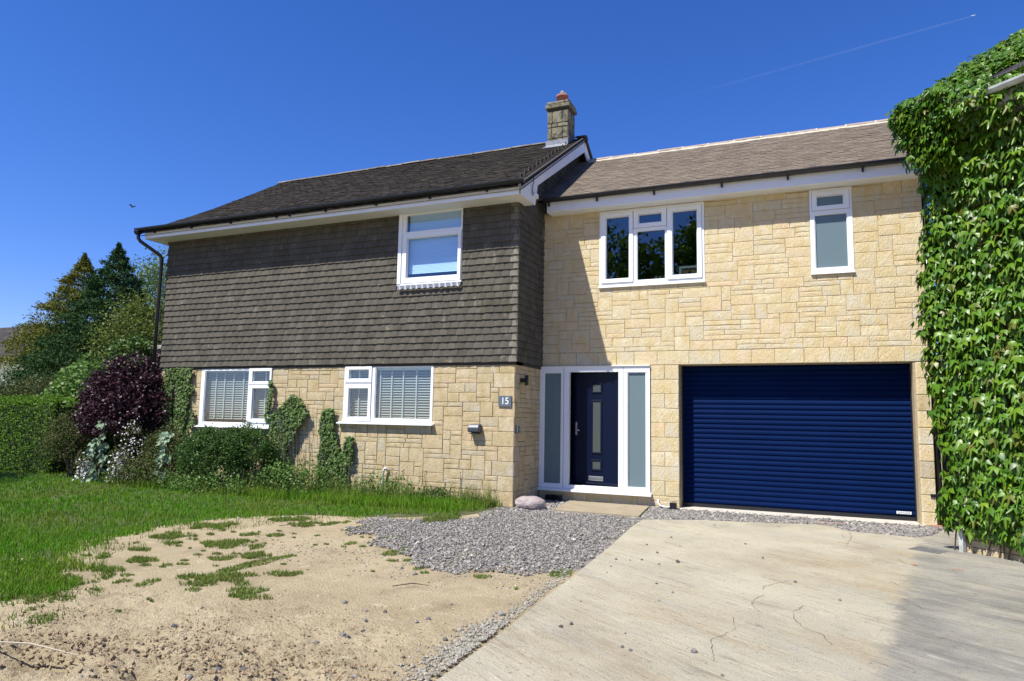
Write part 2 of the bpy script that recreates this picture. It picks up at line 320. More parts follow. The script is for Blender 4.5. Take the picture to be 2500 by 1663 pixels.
m_brt = LF('bright_leaf', [(.10,.19,.035),(.15,.25,.06),(.07,.14,.03)], .45)
m_mix = LF('brownish_leaf', [(.07,.09,.025),(.11,.11,.04),(.045,.065,.018),(.10,.15,.03)], .7, .25, .2)
m_pale = M('grey_green_leaf', None, rnd='o', ramp=[(.16,.24,.15),(.22,.31,.19),(.12,.20,.11)], rough=.55, transl=.2)
m_wht = LF('white_petal', [(.8,.8,.8),(.7,.7,.72),(.85,.84,.8)], .7, .2)
m_wbl = LF('white_blossom', [(.6,.6,.55),(.4,.42,.3),(.2,.25,.12),(.7,.7,.65)], .7)
m_lav = LF('purple_flower', [(.13,.09,.22),(.10,.08,.14),(.16,.11,.26)], .7)
m_grass = LF('grass_blade', [(.06,.20,.008),(.10,.28,.012),(.08,.23,.01),(.16,.32,.02),(.065,.21,.01),(.22,.29,.04)], .6, .32, .08, (.18,.235,.03), .75, .45, .72)
m_tuft = LF('tuft_blade', [(.07,.16,.015),(.12,.23,.025),(.09,.18,.02),(.24,.25,.07),(.10,.20,.02),(.30,.27,.12)], .6, .3, .1, (.17,.20,.05), 2.2, .45, .65)

# ================================================================== GROUND
GRAV = [(-4.27,11.1),(-4.27,9.8),(-4.3,9.3),(-4.3,8.7),(-4.6,8.2),(-4.95,8.05),(-5.42,8.02),(-5.3,7.4),(-4.95,6.9),(-4.64,6.76),(-4.3,6.5),(-3.99,6.15),(-3.47,5.80),(-2.89,5.55),(-2.41,5.7),(-1.97,6.22),(-2.08,7.85),(-2.19,9.62),(-1.52,9.98),(-.47,10.23),(.14,10.38),(.36,9.97),(1.12,9.86),(1.34,10.18),(1.6,11.08)]
DRIVE = [(-1.66,-4),(-1.79,2.6),(-1.81,3.32),(-1.83,3.99),(-1.88,4.78),(-1.94,5.91),(-2.05,7.6),(-2.16,8.88),(-2.19,9.62),(-1.52,9.98),(-.47,10.23),(.0,10.40),(.16,10.36),(.36,9.97),(1.12,9.86),(.74,8.17),(.51,6.72),(.28,5.45),(.19,4.31),(.12,2.5),(.1,-4)]
PATH = [(.1,-4),(.12,2.5),(.19,4.31),(.28,5.45),(.51,6.72),(.74,8.17),(1.12,9.86),(1.34,10.18),(1.62,11.08),(3.0,12),(9,3),(9,-4)]
LAWN = [(-3.9,2.0),(-4.6,2.6),(-5.15,3.05),(-5.05,3.35),(-5.35,3.8),(-5.6,4.1),(-6.0,4.3),(-6.75,5.02),(-6.75,5.6),(-6.9,6.16),(-6.7,7.0),(-6.45,7.45),(-5.8,7.85),(-5.3,8.15),(-4.95,8.5),(-4.5,8.9),(-4.35,9.6),(-4.33,10.0),(-12.05,10.0),(-12.05,14),(-14,30),(-60,40),(-60,2)]
xs = np.unique(np.concatenate([np.linspace(-9000,-60,10), np.linspace(-60,-12,25), np.arange(-12,-7,.2), np.arange(-7,-5,.03), np.arange(-5,-1.7,.0135), np.arange(-1.7,-1.5,.03), np.arange(-1.5,3,.2), np.linspace(3,40,12), np.linspace(40,9000,8)]))
ys = np.unique(np.concatenate([np.linspace(-9000,-30,8), np.linspace(-30,1.6,14), np.arange(1.6,4.6,.0135), np.arange(4.6,8.6,.03), np.arange(8.6,12,.2), np.linspace(12,60,14), np.linspace(60,9000,10)]))
X, Y = np.meshgrid(xs, ys, indexing='ij')
def soilh(X, Y):
    rough = np.clip((5.2-Y)/1.8, .28, 1.3)*(.65+.9*fbm(X*.9+3, Y*.9, 2, 14))
    z = (fbm(X*1.1, Y*1.1, 3, 3)-.45)*.05*rough+(fbm(X*5, Y*5, 4, 5)-.45)*.055*rough+(np.abs(fbm(X*12, Y*12, 4, 8)-.45))*-.075*rough**2+(fbm(X*30, Y*30, 3, 12)-.45)*.014*rough
    hole = np.exp(-(((X+4.03)/.25)**2+((Y-2.66)/.12)**2)**1.6)+.6*np.exp(-(((X+3.25)/.16)**2+((Y-2.78)/.08)**2)**1.6)+.5*np.exp(-(((X+2.45)/.14)**2+((Y-3.0)/.07)**2)**1.6)
    z -= .26*hole*(.75+.5*fbm(X*6, Y*6, 3, 4))
    rim = np.exp(-(((X+3.35)/.9)**2+((Y-2.75)/.25)**2)); z += .05*rim*(fbm(X*8, Y*8, 3, 2)-.35)
    fade = np.clip((-1.85-X)/.35, 0, 1)*np.clip((8.5-Y)/1.0, 0, 1)*np.clip((X+8.5)/1.5, 0, 1)
    return z*fade
Zg = soilh(X, Y)
Zg = np.where(X > -1.9, -.012, Zg)
idx = np.arange(X.size).reshape(X.shape)
F = np.stack([idx[:-1,:-1], idx[1:,:-1], idx[1:,1:], idx[:-1,1:]], -1).reshape(-1, 4)
g = ob('ground', mesh_np('ground', np.stack([X, Y, Zg], -1).reshape(-1, 3), F, m_soil, True)); tag(g, kind='structure')
def sheet(name, poly, z0, z1, mat):
    o = MB().prism(poly, 2, z0, z1).obj(name, mat); return tag(o, kind='structure')
dr = sheet('driveway', DRIVE, -.15, .018, m_drive)
pt = sheet('grey_concrete_path', PATH, -.15, .0172, m_drive2)
gc = np.mean(GRAV, 0); sheet('gravel_bed', [(lerp(x, -3.2, .10), lerp(y, 8.4, .10)) if y < 9 and x < -2.3 else (x, y) for x, y in GRAV], -.1, .003, m_gbed)
lw = [( x-.35, y) if y < 8 else (x, y-.06 if y < 9.7 else y) for x, y in LAWN]
sheet('lawn', lw, -.1, .006, m_lawn)
# cracks in the concrete: thin irregular ribbons
def crack(pts, parent, wd=.0035, z=.0195):
    P = []
    for (a, b) in zip(pts[:-1], pts[1:]):
        n = max(3, int(math.hypot(b[0]-a[0], b[1]-a[1])/.03))
        for k in range(n): P.append((lerp(a[0], b[0], k/n)+random.gauss(0, .006), lerp(a[1], b[1], k/n)+random.gauss(0, .006)))
    P.append(pts[-1]); V = []; F_ = []
    for i, p in enumerate(P):
        q = P[min(i+1, len(P)-1)]; o_ = P[max(i-1, 0)]; d = Vector((q[0]-o_[0], q[1]-o_[1])).normalized(); h = wd*random.uniform(.2, 1)*(0.3 if i in (0, len(P)-1) else 1)
        V += [(p[0]-d.y*h, p[1]+d.x*h, z), (p[0]+d.y*h, p[1]-d.x*h, z)]
        if i: F_.append((2*i-2, 2*i-1, 2*i+1, 2*i))
    ob('crack', mesh('crack', V, F_, m_crack), parent)
for c in ([(-.22,6.62),(-.32,6.43),(-.41,6.27),(-.41,6.14)], [(-.38,5.98),(-.43,5.88),(-.46,5.71),(-.43,5.51),(-.37,5.4)], [(-.09,5.77),(-.17,5.57),(-.16,5.34),(-.09,5.13),(.01,5.05),(.07,4.84)],
          [(.38,9.8),(.38,9.37),(.3,8.79)], [(.28,9.7),(.3,9.32)], [(-.55,4.2),(-.62,4.6),(-.5,4.9),(-.55,5.2)]): crack(c, dr)
for c in ([(.57,7.0),(.69,6.73)], [(.55,6.44),(.64,6.29),(.7,6.09),(.77,6.06)], [(.45,5.5),(.6,5.3),(.75,5.32)], [(.6,8.3),(.75,8.2),(.8,7.9)]): crack(c, pt, z=.0186)
# random small stones -----------------------------------------------
OV = np.array([(1,0,0),(-1,0,0),(0,1,0),(0,-1,0),(0,0,1),(0,0,-1)], float)
OF = np.array([(0,2,4),(2,1,4),(1,3,4),(3,0,4),(2,0,5),(1,2,5),(3,1,5),(0,3,5)])
CV = np.array([(x,y,z) for z in (-1,1) for y in (-1,1) for x in (-1,1)], float)*.7
CF = np.array([(0,2,3),(0,3,1),(4,5,7),(4,7,6),(0,1,5),(0,5,4),(2,6,7),(2,7,3),(0,4,6),(0,6,2),(1,3,7),(1,7,5)])
def rotm(n, tilt=math.pi):
    a = rng.uniform(0, 2*math.pi, n); b = rng.uniform(-tilt, tilt, n); c = rng.uniform(-tilt, tilt, n)
    ca, sa, cb, sb, cc, sc2 = np.cos(a), np.sin(a), np.cos(b), np.sin(b), np.cos(c), np.sin(c); Z0 = np.zeros(n); O = np.ones(n)
    Rz = np.stack([ca,-sa,Z0, sa,ca,Z0, Z0,Z0,O], -1).reshape(n,3,3); Rx = np.stack([O,Z0,Z0, Z0,cb,-sb, Z0,sb,cb], -1).reshape(n,3,3); Ry = np.stack([cc,Z0,sc2, Z0,O,Z0, -sc2,Z0,cc], -1).reshape(n,3,3)
    return Rz@Rx@Ry
def stones(P, size, flat=(.3,.6), cube=False, tilt=.5):
    n = len(P); B, Fb = (CV, CF) if cube else (OV, OF); k = len(B)
    V = B[None]*np.stack([size, size*rng.uniform(.5,1,n), size*rng.uniform(flat[0],flat[1],n)], -1)[:,None,:]
    V = V*(1+rng.uniform(-.28,.28,(n,k,3))); V = np.einsum('nij,nkj->nki', rotm(n, tilt), V)+P[:,None,:]
    return V.reshape(-1,3), (Fb[None]+(np.arange(n)*k)[:,None,None]).reshape(-1,3)
def scatter(poly, n, ok=None):
    P = np.array(poly); lo, hi = P.min(0), P.max(0); out = []
    while sum(map(len, out)) < n:
        q = rng.uniform(lo, hi, (n*2, 2)); q = q[inpoly(q[:,0], q[:,1], poly)]
        if ok is not None: q = q[ok(q)]
        out.append(q)
    return np.concatenate(out)[:n]
SLAB = [(-3.69,10.98),(-2.38,10.96),(-2.26,9.74),(-3.52,9.75)]
q = rng.uniform((-5.9,5.0), (1.7,11.1), (118000,2)); q = q[inpoly(q[:,0]+.30*(fbm(q[:,0]*3,q[:,1]*3,4,77)-.45)*2, q[:,1]+.30*(fbm(q[:,0]*3+7,q[:,1]*3,4,78)-.45)*2*(q[:,1] < 9), GRAV) & ~inpoly(q[:,0], q[:,1], SLAB) & ~inpoly(q[:,0], q[:,1], DRIVE) & ~inpoly(q[:,0], q[:,1], PATH)][:34000]
s = rng.uniform(.006, .017, len(q))*(1+.6*(rng.random(len(q)) < .10))*np.where(q[:,1] > 9.6, 1.3, 1)
near = fbm(q[:,0]*1.5, q[:,1]*1.5, 2, 6)
V, F = stones(np.column_stack([q, .006+rng.uniform(0, .018, len(q))]), s, cube=True)
tag(ob('gravel', mesh_np('gravel', V, F, m_grav)), 'grey slate chippings spread before the front door and garage', 'gravel', kind='stuff')
# strays around the gravel edge
q = rng.uniform((-5.6,5.0), (-1.9,8.2), (2600,2)); dmask = rng.random(len(q)) < np.exp(-((q[:,1]-5.75)/.55)**2)*.8; q = q[dmask & ~inpoly(q[:,0], q[:,1], GRAV) & ~inpoly(q[:,0], q[:,1], DRIVE)]
V, F = stones(np.column_stack([q, soilh(q[:,0], q[:,1])+.004]), rng.uniform(.006,.016,len(q)))
tag(ob('stray_gravel', mesh_np('stray_gravel', V, F, m_grav)), 'stray slate chips strewn over soil beyond the gravel edge', 'gravel', kind='stuff')
# pebbles and clods in the soil
q = np.column_stack([rng.uniform(-6.6,-1.8,14000), 1.9+5.2*rng.random(14000)**1.7]); q = q[~inpoly(q[:,0], q[:,1], DRIVE) & ~inpoly(q[:,0], q[:,1], GRAV) & ~inpoly(q[:,0], q[:,1], LAWN)]
dens = fbm(q[:,0]*1.3+5, q[:,1]*1.3, 3, 11)+.25*np.clip((4.6-q[:,1])/2, 0, 1)+.12*np.clip((q[:,0]+3.4), 0, 1); q = q[rng.random(len(q)) < np.clip((dens-.42)*3.2, .04, 1)]
V, F = stones(np.column_stack([q, soilh(q[:,0], q[:,1])+.001]), (.0015+.0045*rng.random(len(q))**2)*(1+2*(rng.random(len(q)) < .04)))
tag(ob('pebbles', mesh_np('pebbles', V, F, m_peb)), 'small pale pebbles littering the dry bare soil', 'pebbles', kind='stuff')
q = np.column_stack([rng.normal(-3.5,1.0,5200), rng.normal(2.95,.5,5200)]); q = q[fbm(q[:,0]*2.2, q[:,1]*2.2, 3, 19) > .43]; q = q[~inpoly(q[:,0], q[:,1], DRIVE) & (q[:,0] > -5.4) & (q[:,1] > 2)]
V, F = stones(np.column_stack([q, soilh(q[:,0], q[:,1])+.002]), rng.uniform(.004,.015,len(q))*(1-.5*(rng.random(len(q)) < .6)), (.5,.9), False, 3)
tag(ob('soil_clods', mesh_np('soil_clods', V, F, m_clod)), 'crumbly brown soil clods round the dug hole', 'soil', kind='stuff')
q = np.concatenate([np.column_stack([rng.normal(-3.95,.32,420), rng.normal(2.80,.14,420)]), np.column_stack([rng.normal(-3.2,.4,420), rng.normal(2.95,.16,420)]), np.column_stack([rng.normal(-2.5,.3,300), rng.normal(3.15,.16,300)])])
V, F = stones(np.column_stack([q, soilh(q[:,0], q[:,1])+.004]), (.005+.018*rng.random(len(q))**2.5), (.5,.9), False, 3)
tag(ob('earth_lumps', mesh_np('earth_lumps', V, F, m_clod)), 'larger dry earth lumps at the bottom edge of the bare soil', 'soil', kind='stuff')
# chalky rubble along the drive edge
def along(pts, n, sp):
    P = []
    for _ in range(n):
        k = random.randrange(len(pts)-1); a, b = pts[k], pts[k+1]; t_ = random.random(); P.append((lerp(a[0],b[0],t_)-abs(random.gauss(0, sp)), lerp(a[1],b[1],t_)+random.gauss(0, sp)))
    return np.array(P)
q = np.concatenate([along([(-1.86,3.35),(-1.88,3.9),(-1.92,4.4)], 900, .10), along([(-1.9,4.3),(-1.95,5.2),(-2.02,6.3)], 420, .06)]); q = q[~inpoly(q[:,0], q[:,1], DRIVE)]
V, F = stones(np.column_stack([q, soilh(q[:,0], q[:,1])+.005]), rng.uniform(.005,.017,len(q)), (.5,.9))
tag(ob('rubble', mesh_np('rubble', V, F, m_chalk)), 'chalky white rubble along the left edge of the driveway', 'rubble', kind='stuff')
# loose single stones
def rock_mesh(name, seed, mat, sub=2, jit=.2, fl=.6):
    bm = bmesh.new(); bmesh.ops.create_icosphere(bm, subdivisions=sub, radius=1); r = random.Random(seed); a = [r.uniform(0, 9) for _ in range(3)]
    for v in bm.verts:
        f_ = 1+jit*(math.sin(v.co.x*2.3+a[0])+math.sin(v.co.y*2.9+a[1])+math.sin(v.co.z*2.1+a[2]))*.5+r.uniform(-.05, .05); v.co *= f_; v.co.z *= fl
    me = bpy.data.meshes.new(name); bm.to_mesh(me); bm.free(); me.materials.append(mat); return me
RM = [rock_mesh('stone', k, m_peb1, 1, .35, .6) for k in range(4)]
for i, p in enumerate([(-1.75,6.42),(-1.79,6.75),(-1.23,6.91),(-1.37,6.73),(-1.7,7.7),(-1.55,8.31),(-1.22,9.57),(-.45,9.91),(-1.36,7.79),(-1.5,7.29),(-.5,7.53),(-.73,8.29),(-.68,4.32),(-1.54,4.43),(-1.5,4.52),(-1.13,4.49),(-1.02,4.18),(-1.08,4.22),(-.48,4.0),(-1.1,5.4),(-1.05,5.69),(.15,6.06),(-.18,6.55),(-1.23,5.93),(-1.71,6.15),(-1.66,6.78),(-1.56,6.85),(-1.62,5.1),(-1.2,3.4)]):
    r_ = .024 if i in (2, 12) else random.uniform(.008, .016)
    tag(ob('loose_stone', RM[i % 4], None, (*p, .018+r_*.45), (0, 0, i), (r_, r_*.8, r_)), 'loose grey stone chip lying on the pale concrete driveway', 'stone', 'loose stones on the driveway')
for i, p in enumerate([(-3.73,2.87),(-3.97,3.77),(-3.8,3.39),(-4.08,3.23),(-2.99,2.97),(-2.83,3.59),(-2.81,2.98),(-3.03,2.83),(-2.26,3.2),(-2.11,3.92),(-2.47,4.67),(-2.43,4.27),(-2.48,4.19),(-2.69,3.88),(-2.75,3.75),(-2.81,4.31),(-2.93,4.25),(-2.03,4.57),(-2.07,4.52),(-1.99,4.22),(-2.78,4.04),(-2.7,3.73),(-3.18,4.35),(-3.42,5.5),(-3.2,5.36)]):
    r_ = random.uniform(.016, .032); z = float(soilh(np.array([p[0]]), np.array([p[1]]))[0])
    tag(ob('soil_stone', RM[(i+1) % 4], None, (*p, z+r_*.2), (0, 0, i*2), (r_, r_*.7, r_)), 'grey stone half sunk in the dry bare soil', 'stone', 'stones lying in the bare soil')
bo = ob('boulder', rock_mesh('boulder', 5, m_rock, 3, .12, .62), None, (-3.93,9.83,.085), (0,.05,.2), (.215,.15,.20)); tag(bo, 'rounded pinkish boulder at the foot of the stone house corner', 'rock')
st = MB(); st.prism(SLAB, 2, -.02, .045); o = st.obj('doorstep_slab', m_slab); tag(o, 'flat beige concrete slab on the gravel below the front door', 'step slab')

# ================================================================== MAIN HOUSE
HO = empty('detached_house', (-8.2,10,0), 'two-storey house with grey tile-hung upper floor, chimney and number 15', 'house')
EX = empty('house_extension', (-1.4,11.11,0), 'pale stone extension with open front door and navy garage door under new brown roof', 'house extension')
W1 = (-10.92,-9.15,1.09,2.215); W2 = (-7.53,-5.745,1.215,2.222); UW = (-6.485,-5.255,3.575,4.89)
def solid(mb, *a): mb.box(*a)
# shell: mortar wall behind the stones
mb = MB(); panel(mb, -12.05, -4.29, 0, 2.30, [W1, W2], 10.008, 10.28); sw_ = mb.obj('stone_wall', m_mortar, HO)
mb = MB(); panel(mb, 10.01, 11.3, 0, 2.30, [], -4.288, -4.5, axis='y'); sws = mb.obj('stone_wall', m_mortar, HO)
mb = MB(); panel(mb, -12.05, -4.262, 2.2, 4.85, [UW], 9.985, 10.28); tw = mb.obj('tile_hung_wall', m_roofd, HO)
mb = MB(); panel(mb, 9.99, 15.5, 2.2, 4.85, [], -4.262, -4.5, axis='y'); mb.add([(-4.262,9.6,4.86),(-4.262,15.7,4.86),(-4.262,12.777,6.85)], [(0,1,2)]); twg = mb.obj('gable_wall', m_roofd, HO)
mb = MB(); mb.box(-12.05,-11.9,10.29,15.5,0,4.85); mb.box(-12.05,-4.5,15.5,15.7,0,4.85); mb.obj('rear_walls', m_int, HO)
mb = MB(); mb.box(-11.89,-4.51,10.29,15.49,-.05,.05); mb.box(-11.89,-4.51,10.29,15.49,2.42,2.55); mb.box(-11.89,-4.51,10.0,15.49,4.87,4.9); mb.box(-8.6,-8.5,10.29,15.4,.06,4.8); mb.obj('floors', m_intd, HO)
# stone packing -----------------------------------------------------------
def pack(x0, x1, z0, nrow, unit, holes, seed, wmul=1., weights=(.42,.36,.22)):
    r = random.Random(seed); cs = .035; nc = round((x1-x0)/cs); cs = (x1-x0)/nc; occ = [[False]*nc for _ in range(nrow+3)]
    for j in range(nrow+3):
        for i in range(nc):
            xc = x0+(i+.5)*cs; zc = z0+(j+.5)*unit
            if j >= nrow or any(h[0] < xc < h[1] and h[2] < zc < h[3] for h in holes): occ[j][i] = True
    out = []
    for j in range(nrow):
        i = 0
        while i < nc:
            if occ[j][i]: i += 1; continue
            run = 0
            while i+run < nc and not occ[j][i+run]: run += 1
            h = r.choices((1,2,3), weights)[0]
            wd = int(r.uniform(*{1:(7,15), 2:(6,13), 3:(5,9)}[h])*wmul)
            if run-wd < 4: wd = run if run <= 13*wmul else run//2
            while h > 1 and any(occ[j+k][i+m_] for k in range(h) for m_ in range(wd)): h -= 1
            for k in range(h):
                for m_ in range(wd): occ[j+k][i+m_] = True
            out.append([x0+i*cs, x0+(i+wd)*cs, z0+j*unit, z0+(j+h)*unit]); i += wd
    for s_ in out:
        for h in holes:
            for e in (0, 1):
                if abs(s_[e]-h[1-e]) < .03 and s_[3] > h[2] and s_[2] < h[3]: s_[e] = h[1-e]
            for e in (2, 3):
                if abs(s_[e]-h[5-e]) < .045 and s_[1] > h[0]+.01 and s_[0] < h[1]-.01: s_[e] = h[5-e]
    return out
def stone(rect, place, mat, parent, jg=.003, depth=.03, pr=.006):
    a, b, c, d = rect; a += jg; b -= jg; c += jg; d -= jg; p = random.uniform(0, pr); ch = .0045
    j = lambda s=.0022: random.uniform(-s, s)
    O = [(a+j(),c+j()),(b+j(),c+j()),(b+j(),d+j()),(a+j(),d+j())]
    I = [(a+ch+j(),c+ch+j()),(b-ch+j(),c+ch+j()),(b-ch+j(),d-ch+j()),(a+ch+j(),d-ch+j())]
    V = [place(x, depth, z) for x, z in O]+[place(x, .003, z) for x, z in O]+[place(x, -p, z) for x, z in I]+[place((a+b)/2+j(.02), -p-.003, (c+d)/2+j(.02))]
    F_ = [(4,5,9,8),(5,6,10,9),(6,7,11,10),(7,4,8,11),(0,1,5,4),(1,2,6,5),(2,3,7,6),(3,0,4,7),(8,9,12),(9,10,12),(10,11,12),(11,8,12)]
    me = mesh('stone', V, F_, mat); me.name = 'stone'; return ob('stone', me, parent)
U = .0765
# front wall, corner blocks (quoins) at right then random coursing
zt = 2.30
qz = [0.0]
quo = []
for k, z in enumerate(np.arange(.0, 2.24, .2295)):
    wq = .37 if k % 2 == 0 else .27
    quo.append((-4.28-wq, -4.28, z, min(z+.2295, 2.24)))
holesM = [W1, W2]+[q_ for q_ in quo]
rects = pack(-12.04, -4.28, 0, 29, U, holesM, 11, 1.0)
pf = lambda x, y, z: (x, 10.0+y, z)
for rc in rects+[list(q_) for q_ in quo]: stone(rc, pf, m_stone, sw_)
ps = lambda x, y, z: (-4.28-y, x, z)
quos = [(10.0, 10.0+(.14 if k % 2 == 0 else .22), q_[2], q_[3]) for k, q_ in enumerate(quo)]
for rc in pack(10.0, 11.10, 0, 29, U, quos, 13, .8)+[list(q_) for q_ in quos]: stone(rc, ps, m_stone, sws)
# wall tiles ----------------------------------------------------------------
def tile_mesh(name, w_, h_, mat, t=.015, camber=.005):
    xs_ = [-.5*w_, -.17*w_, .17*w_, .5*w_]; cb = [0, camber, camber, 0]; V = []
    for z, yo in ((-.5*h_, -.029), (.5*h_, -.006)):
        for x, c_ in zip(xs_, cb): V.append((x, yo-c_*(1 if z < 0 else .3), z))
    for z, yo in ((-.5*h_, -.029+t), (.5*h_, -.006+t)):
        for x, c_ in zip(xs_, cb): V.append((x, yo-c_*.5, z))
    F_ = [(0,1,5,4),(1,2,6,5),(2,3,7,6),(8,9,1,0),(9,10,2,1),(10,11,3,2),(8,0,4,12),(3,11,15,7)]
    return mesh(name, V, F_, mat)
TG = .1145; TW = .1575; TH = TG+.035; z0t = 2.247
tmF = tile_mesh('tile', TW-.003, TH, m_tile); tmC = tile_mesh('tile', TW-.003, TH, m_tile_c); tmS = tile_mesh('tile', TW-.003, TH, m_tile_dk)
cands = []
for r_ in range(23):
    zb = z0t+r_*TG; zc = zb+TH/2; off = (r_ % 2)*TW/2+random.uniform(-.012, .012)
    x = -4.235
    first = True; k = 0
    while x > -12.06:
        wd = TW*1.0 if not (first and r_ % 2) else TW*.62
        if first and r_ % 2 == 0: wd = TW*.95
        xa, xb = max(x-wd, -12.07), x; segs = [(xa, xb)]
        if zb+TG*.5 > UW[2]-.04 and zb < UW[3]:
            if xa > UW[0]-.03 and xb < UW[1]+.03: segs = []
            elif xa < UW[0]-.03 < xb: segs = [(xa, UW[0]-.03)]
            elif xa < UW[1]+.0 < xb: segs = [(UW[1], xb)]
        for a, b in segs:
            if b-a > .02:
                zz = zc+random.gauss(0, .0028); cands.append(('f', (a+b)/2, 9.985, zz, (b-a)/TW, first))
        x -= wd; first = False
    y = 9.965+ (TW/2 if r_ % 2 else TW)
    y0 = 9.958
    while y0 < 11.13:
        cands.append(('s', (y0+y)/2, 0, zc+random.gauss(0, .0016), (y-y0)/TW, y0 < 9.96)); y0, y = y, y+TW
def tcen(c): return Vector((c[1], 9.98, c[3])) if c[0] == 'f' else Vector((-4.25, c[1], c[3]))
cands.sort(key=lambda c: (tcen(c)-CAM).length+(1.6 if c[0] == 's' else 0))
RV = []; RF = []; tb = [np.array([v.co for v in m_.vertices]) for m_ in (tmF,)][0]; tf = [tuple(p.vertices) for p in tmF.polygons]
for i, c in enumerate(cands):
    ry = random.gauss(0, .012); rx = random.gauss(0, .012)
    if c[0] == 'f': loc = (c[1], 9.985, c[3]); rot = (rx, ry, 0)
    else: loc = (-4.262, c[1], c[3]); rot = (rx, ry, math.pi/2)
    if i < 300:
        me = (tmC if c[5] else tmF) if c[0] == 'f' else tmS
        ob('tile', me, tw if c[0] == 'f' else twg, loc, rot, (c[4], 1, 1))
    else:
        from mathutils import Euler
        Mx = np.array(Euler(rot).to_matrix()); v = (tb*np.array([c[4], 1, 1]))@Mx.T+np.array(loc)
        key = 0 if c[0] == 'f' else 1
        RV.append((key, v))
for key, nm, mt, par in ((0, 'tiles', m_tile_i, tw), (1, 'tiles', m_tile_i, twg)):
    vs = [v for k_, v in RV if k_ == key]
    if vs:
        V = np.concatenate(vs); F = (np.array(tf)[None]+(np.arange(len(vs))*16)[:,None,None]).reshape(-1, 4); tag(ob(nm, mesh_np(nm, V, F, mt), par), kind='stuff')
# lichen-orange dabs on a few bottom tiles
m_lich = M('orange_lichen', (.45,.18,.04), (.30,.20,.09), 60, .95)
mb = MB()
for _ in range(16):
    x = random.uniform(-11.6,-4.6); z = z0t+random.choice([.01,.02,.02,.03,.13,.6,1.1]); 
    n = 7; rr = random.uniform(.008,.02); mb.add([(x+rr*random.uniform(.5,1.1)*math.cos(6.28*k/n), 9.9545-.003*0, z+rr*random.uniform(.4,.9)*math.sin(6.28*k/n)) for k in range(n)], [tuple(range(n))])
tag(mb.obj('lichen', m_lich, tw, fix=False), kind='stuff')
# generic tile field for roofs -------------------------------------------------
def field(O, U_, V_, N_, xr, rows, gauge, wd, t=.013, lift=.02, over=.05, jit=.0025):
    O, U_, V_, N_ = map(lambda a: np.array(a, float), (O, U_, V_, N_)); A = []
    for r_ in range(rows):
        a, b = xr(r_*gauge); x = a+((r_ % 2)*.5-1+.03*random.random())*wd
        while x < b:
            xa, xb = max(x+.0015, a), min(x+wd-.0015, b)
            if xb-xa > .015: A.append((xa, xb, r_*gauge))
            x += wd
    A = np.array(A); n = len(A); V = np.zeros((n, 8, 3)); jz = rng.normal(0, jit, n); jt = rng.normal(0, jit, (n, 2)); jt[:, 0] += .004*(rng.random(n) < .06)
    k = 0
    for vv, nl, nh in ((0, lift-t, lift), (1, 0, t)):
        for ui in (0, 1):
            for lay in (0, 1):
                P = O+A[:, ui][:, None]*U_+(A[:, 2]+jz+(gauge+over if vv else 0))[:, None]*V_+((nl, nh)[lay]+jt[:, ui])[:, None]*N_
                V[:, k] = P; k += 1
    # order: (v,u,lay): 0:v0u0l0 1:v0u0l1 2:v0u1l0 3:v0u1l1 4:v1u0l0 5:v1u0l1 6:v1u1l0 7:v1u1l1
    Fb = np.array([(1,3,7,5),(0,2,3,1),(0,1,5,4),(2,6,7,3)])
    return V.reshape(-1, 3), (Fb[None]+(np.arange(n)*8)[:, None, None]).reshape(-1, 4)
ang = math.atan2(6.977-4.93, 12.777-9.49); VV = (0, math.cos(ang), math.sin(ang)); NN = (0, -math.sin(ang), math.cos(ang)); SL = math.hypot(12.777-9.49, 6.977-4.93)
def leftx(v):
    return float(np.interp(v, [0, .3, .8, 1.5, 2.4, 3.9], [-12.42, -12.22, -12.0, -11.82, -11.76, -11.76]))
OFF = .045
O0 = np.array([0, 9.49, 4.93])-OFF*np.array(NN)
V, F = field(O0+.025*np.array(NN), (1,0,0), VV, NN, lambda v: (leftx(v), -4.0), 38, .1, .165, .014, .022, jit=.003)
mb = MB(); vs = [0,.3,.8,1.5,2.4,SL]
def rp(x, v, n=0): return tuple(np.array([x, 0, 0])+O0+v*np.array(VV)+n*np.array(NN))
for n_ in (0,):
    for a, b in zip(vs[:-1], vs[1:]): mb.add([rp(leftx(a),a,.02), rp(-4.02,a,.02), rp(-4.02,b,.02), rp(leftx(b),b,.02)], [(0,1,2,3)]); mb.add([rp(leftx(a),a,-.03), rp(-4.02,a,-.03), rp(-4.02,b,-.03), rp(leftx(b),b,-.03)], [(3,2,1,0)])
mb.add([(-11.76,12.777,6.95),(-4.02,12.777,6.95),(-4.02,16.1,4.9),(-12.3,16.1,4.9)], [(0,1,2,3)])
mroof = mb.obj('roof', m_roofd, HO, fix=False)
tag(ob('roof_tiles', mesh_np('roof_tiles', V, F, m_roof), mroof), kind='stuff')
mb = MB(); mb.prism([(9.47,4.885),(12.777,6.93),(16.1,4.88),(16.1,4.95),(12.777,6.995),(9.47,4.95)], 0, -4.055, -4.012); mb.obj('verge', m_roofd, mroof)
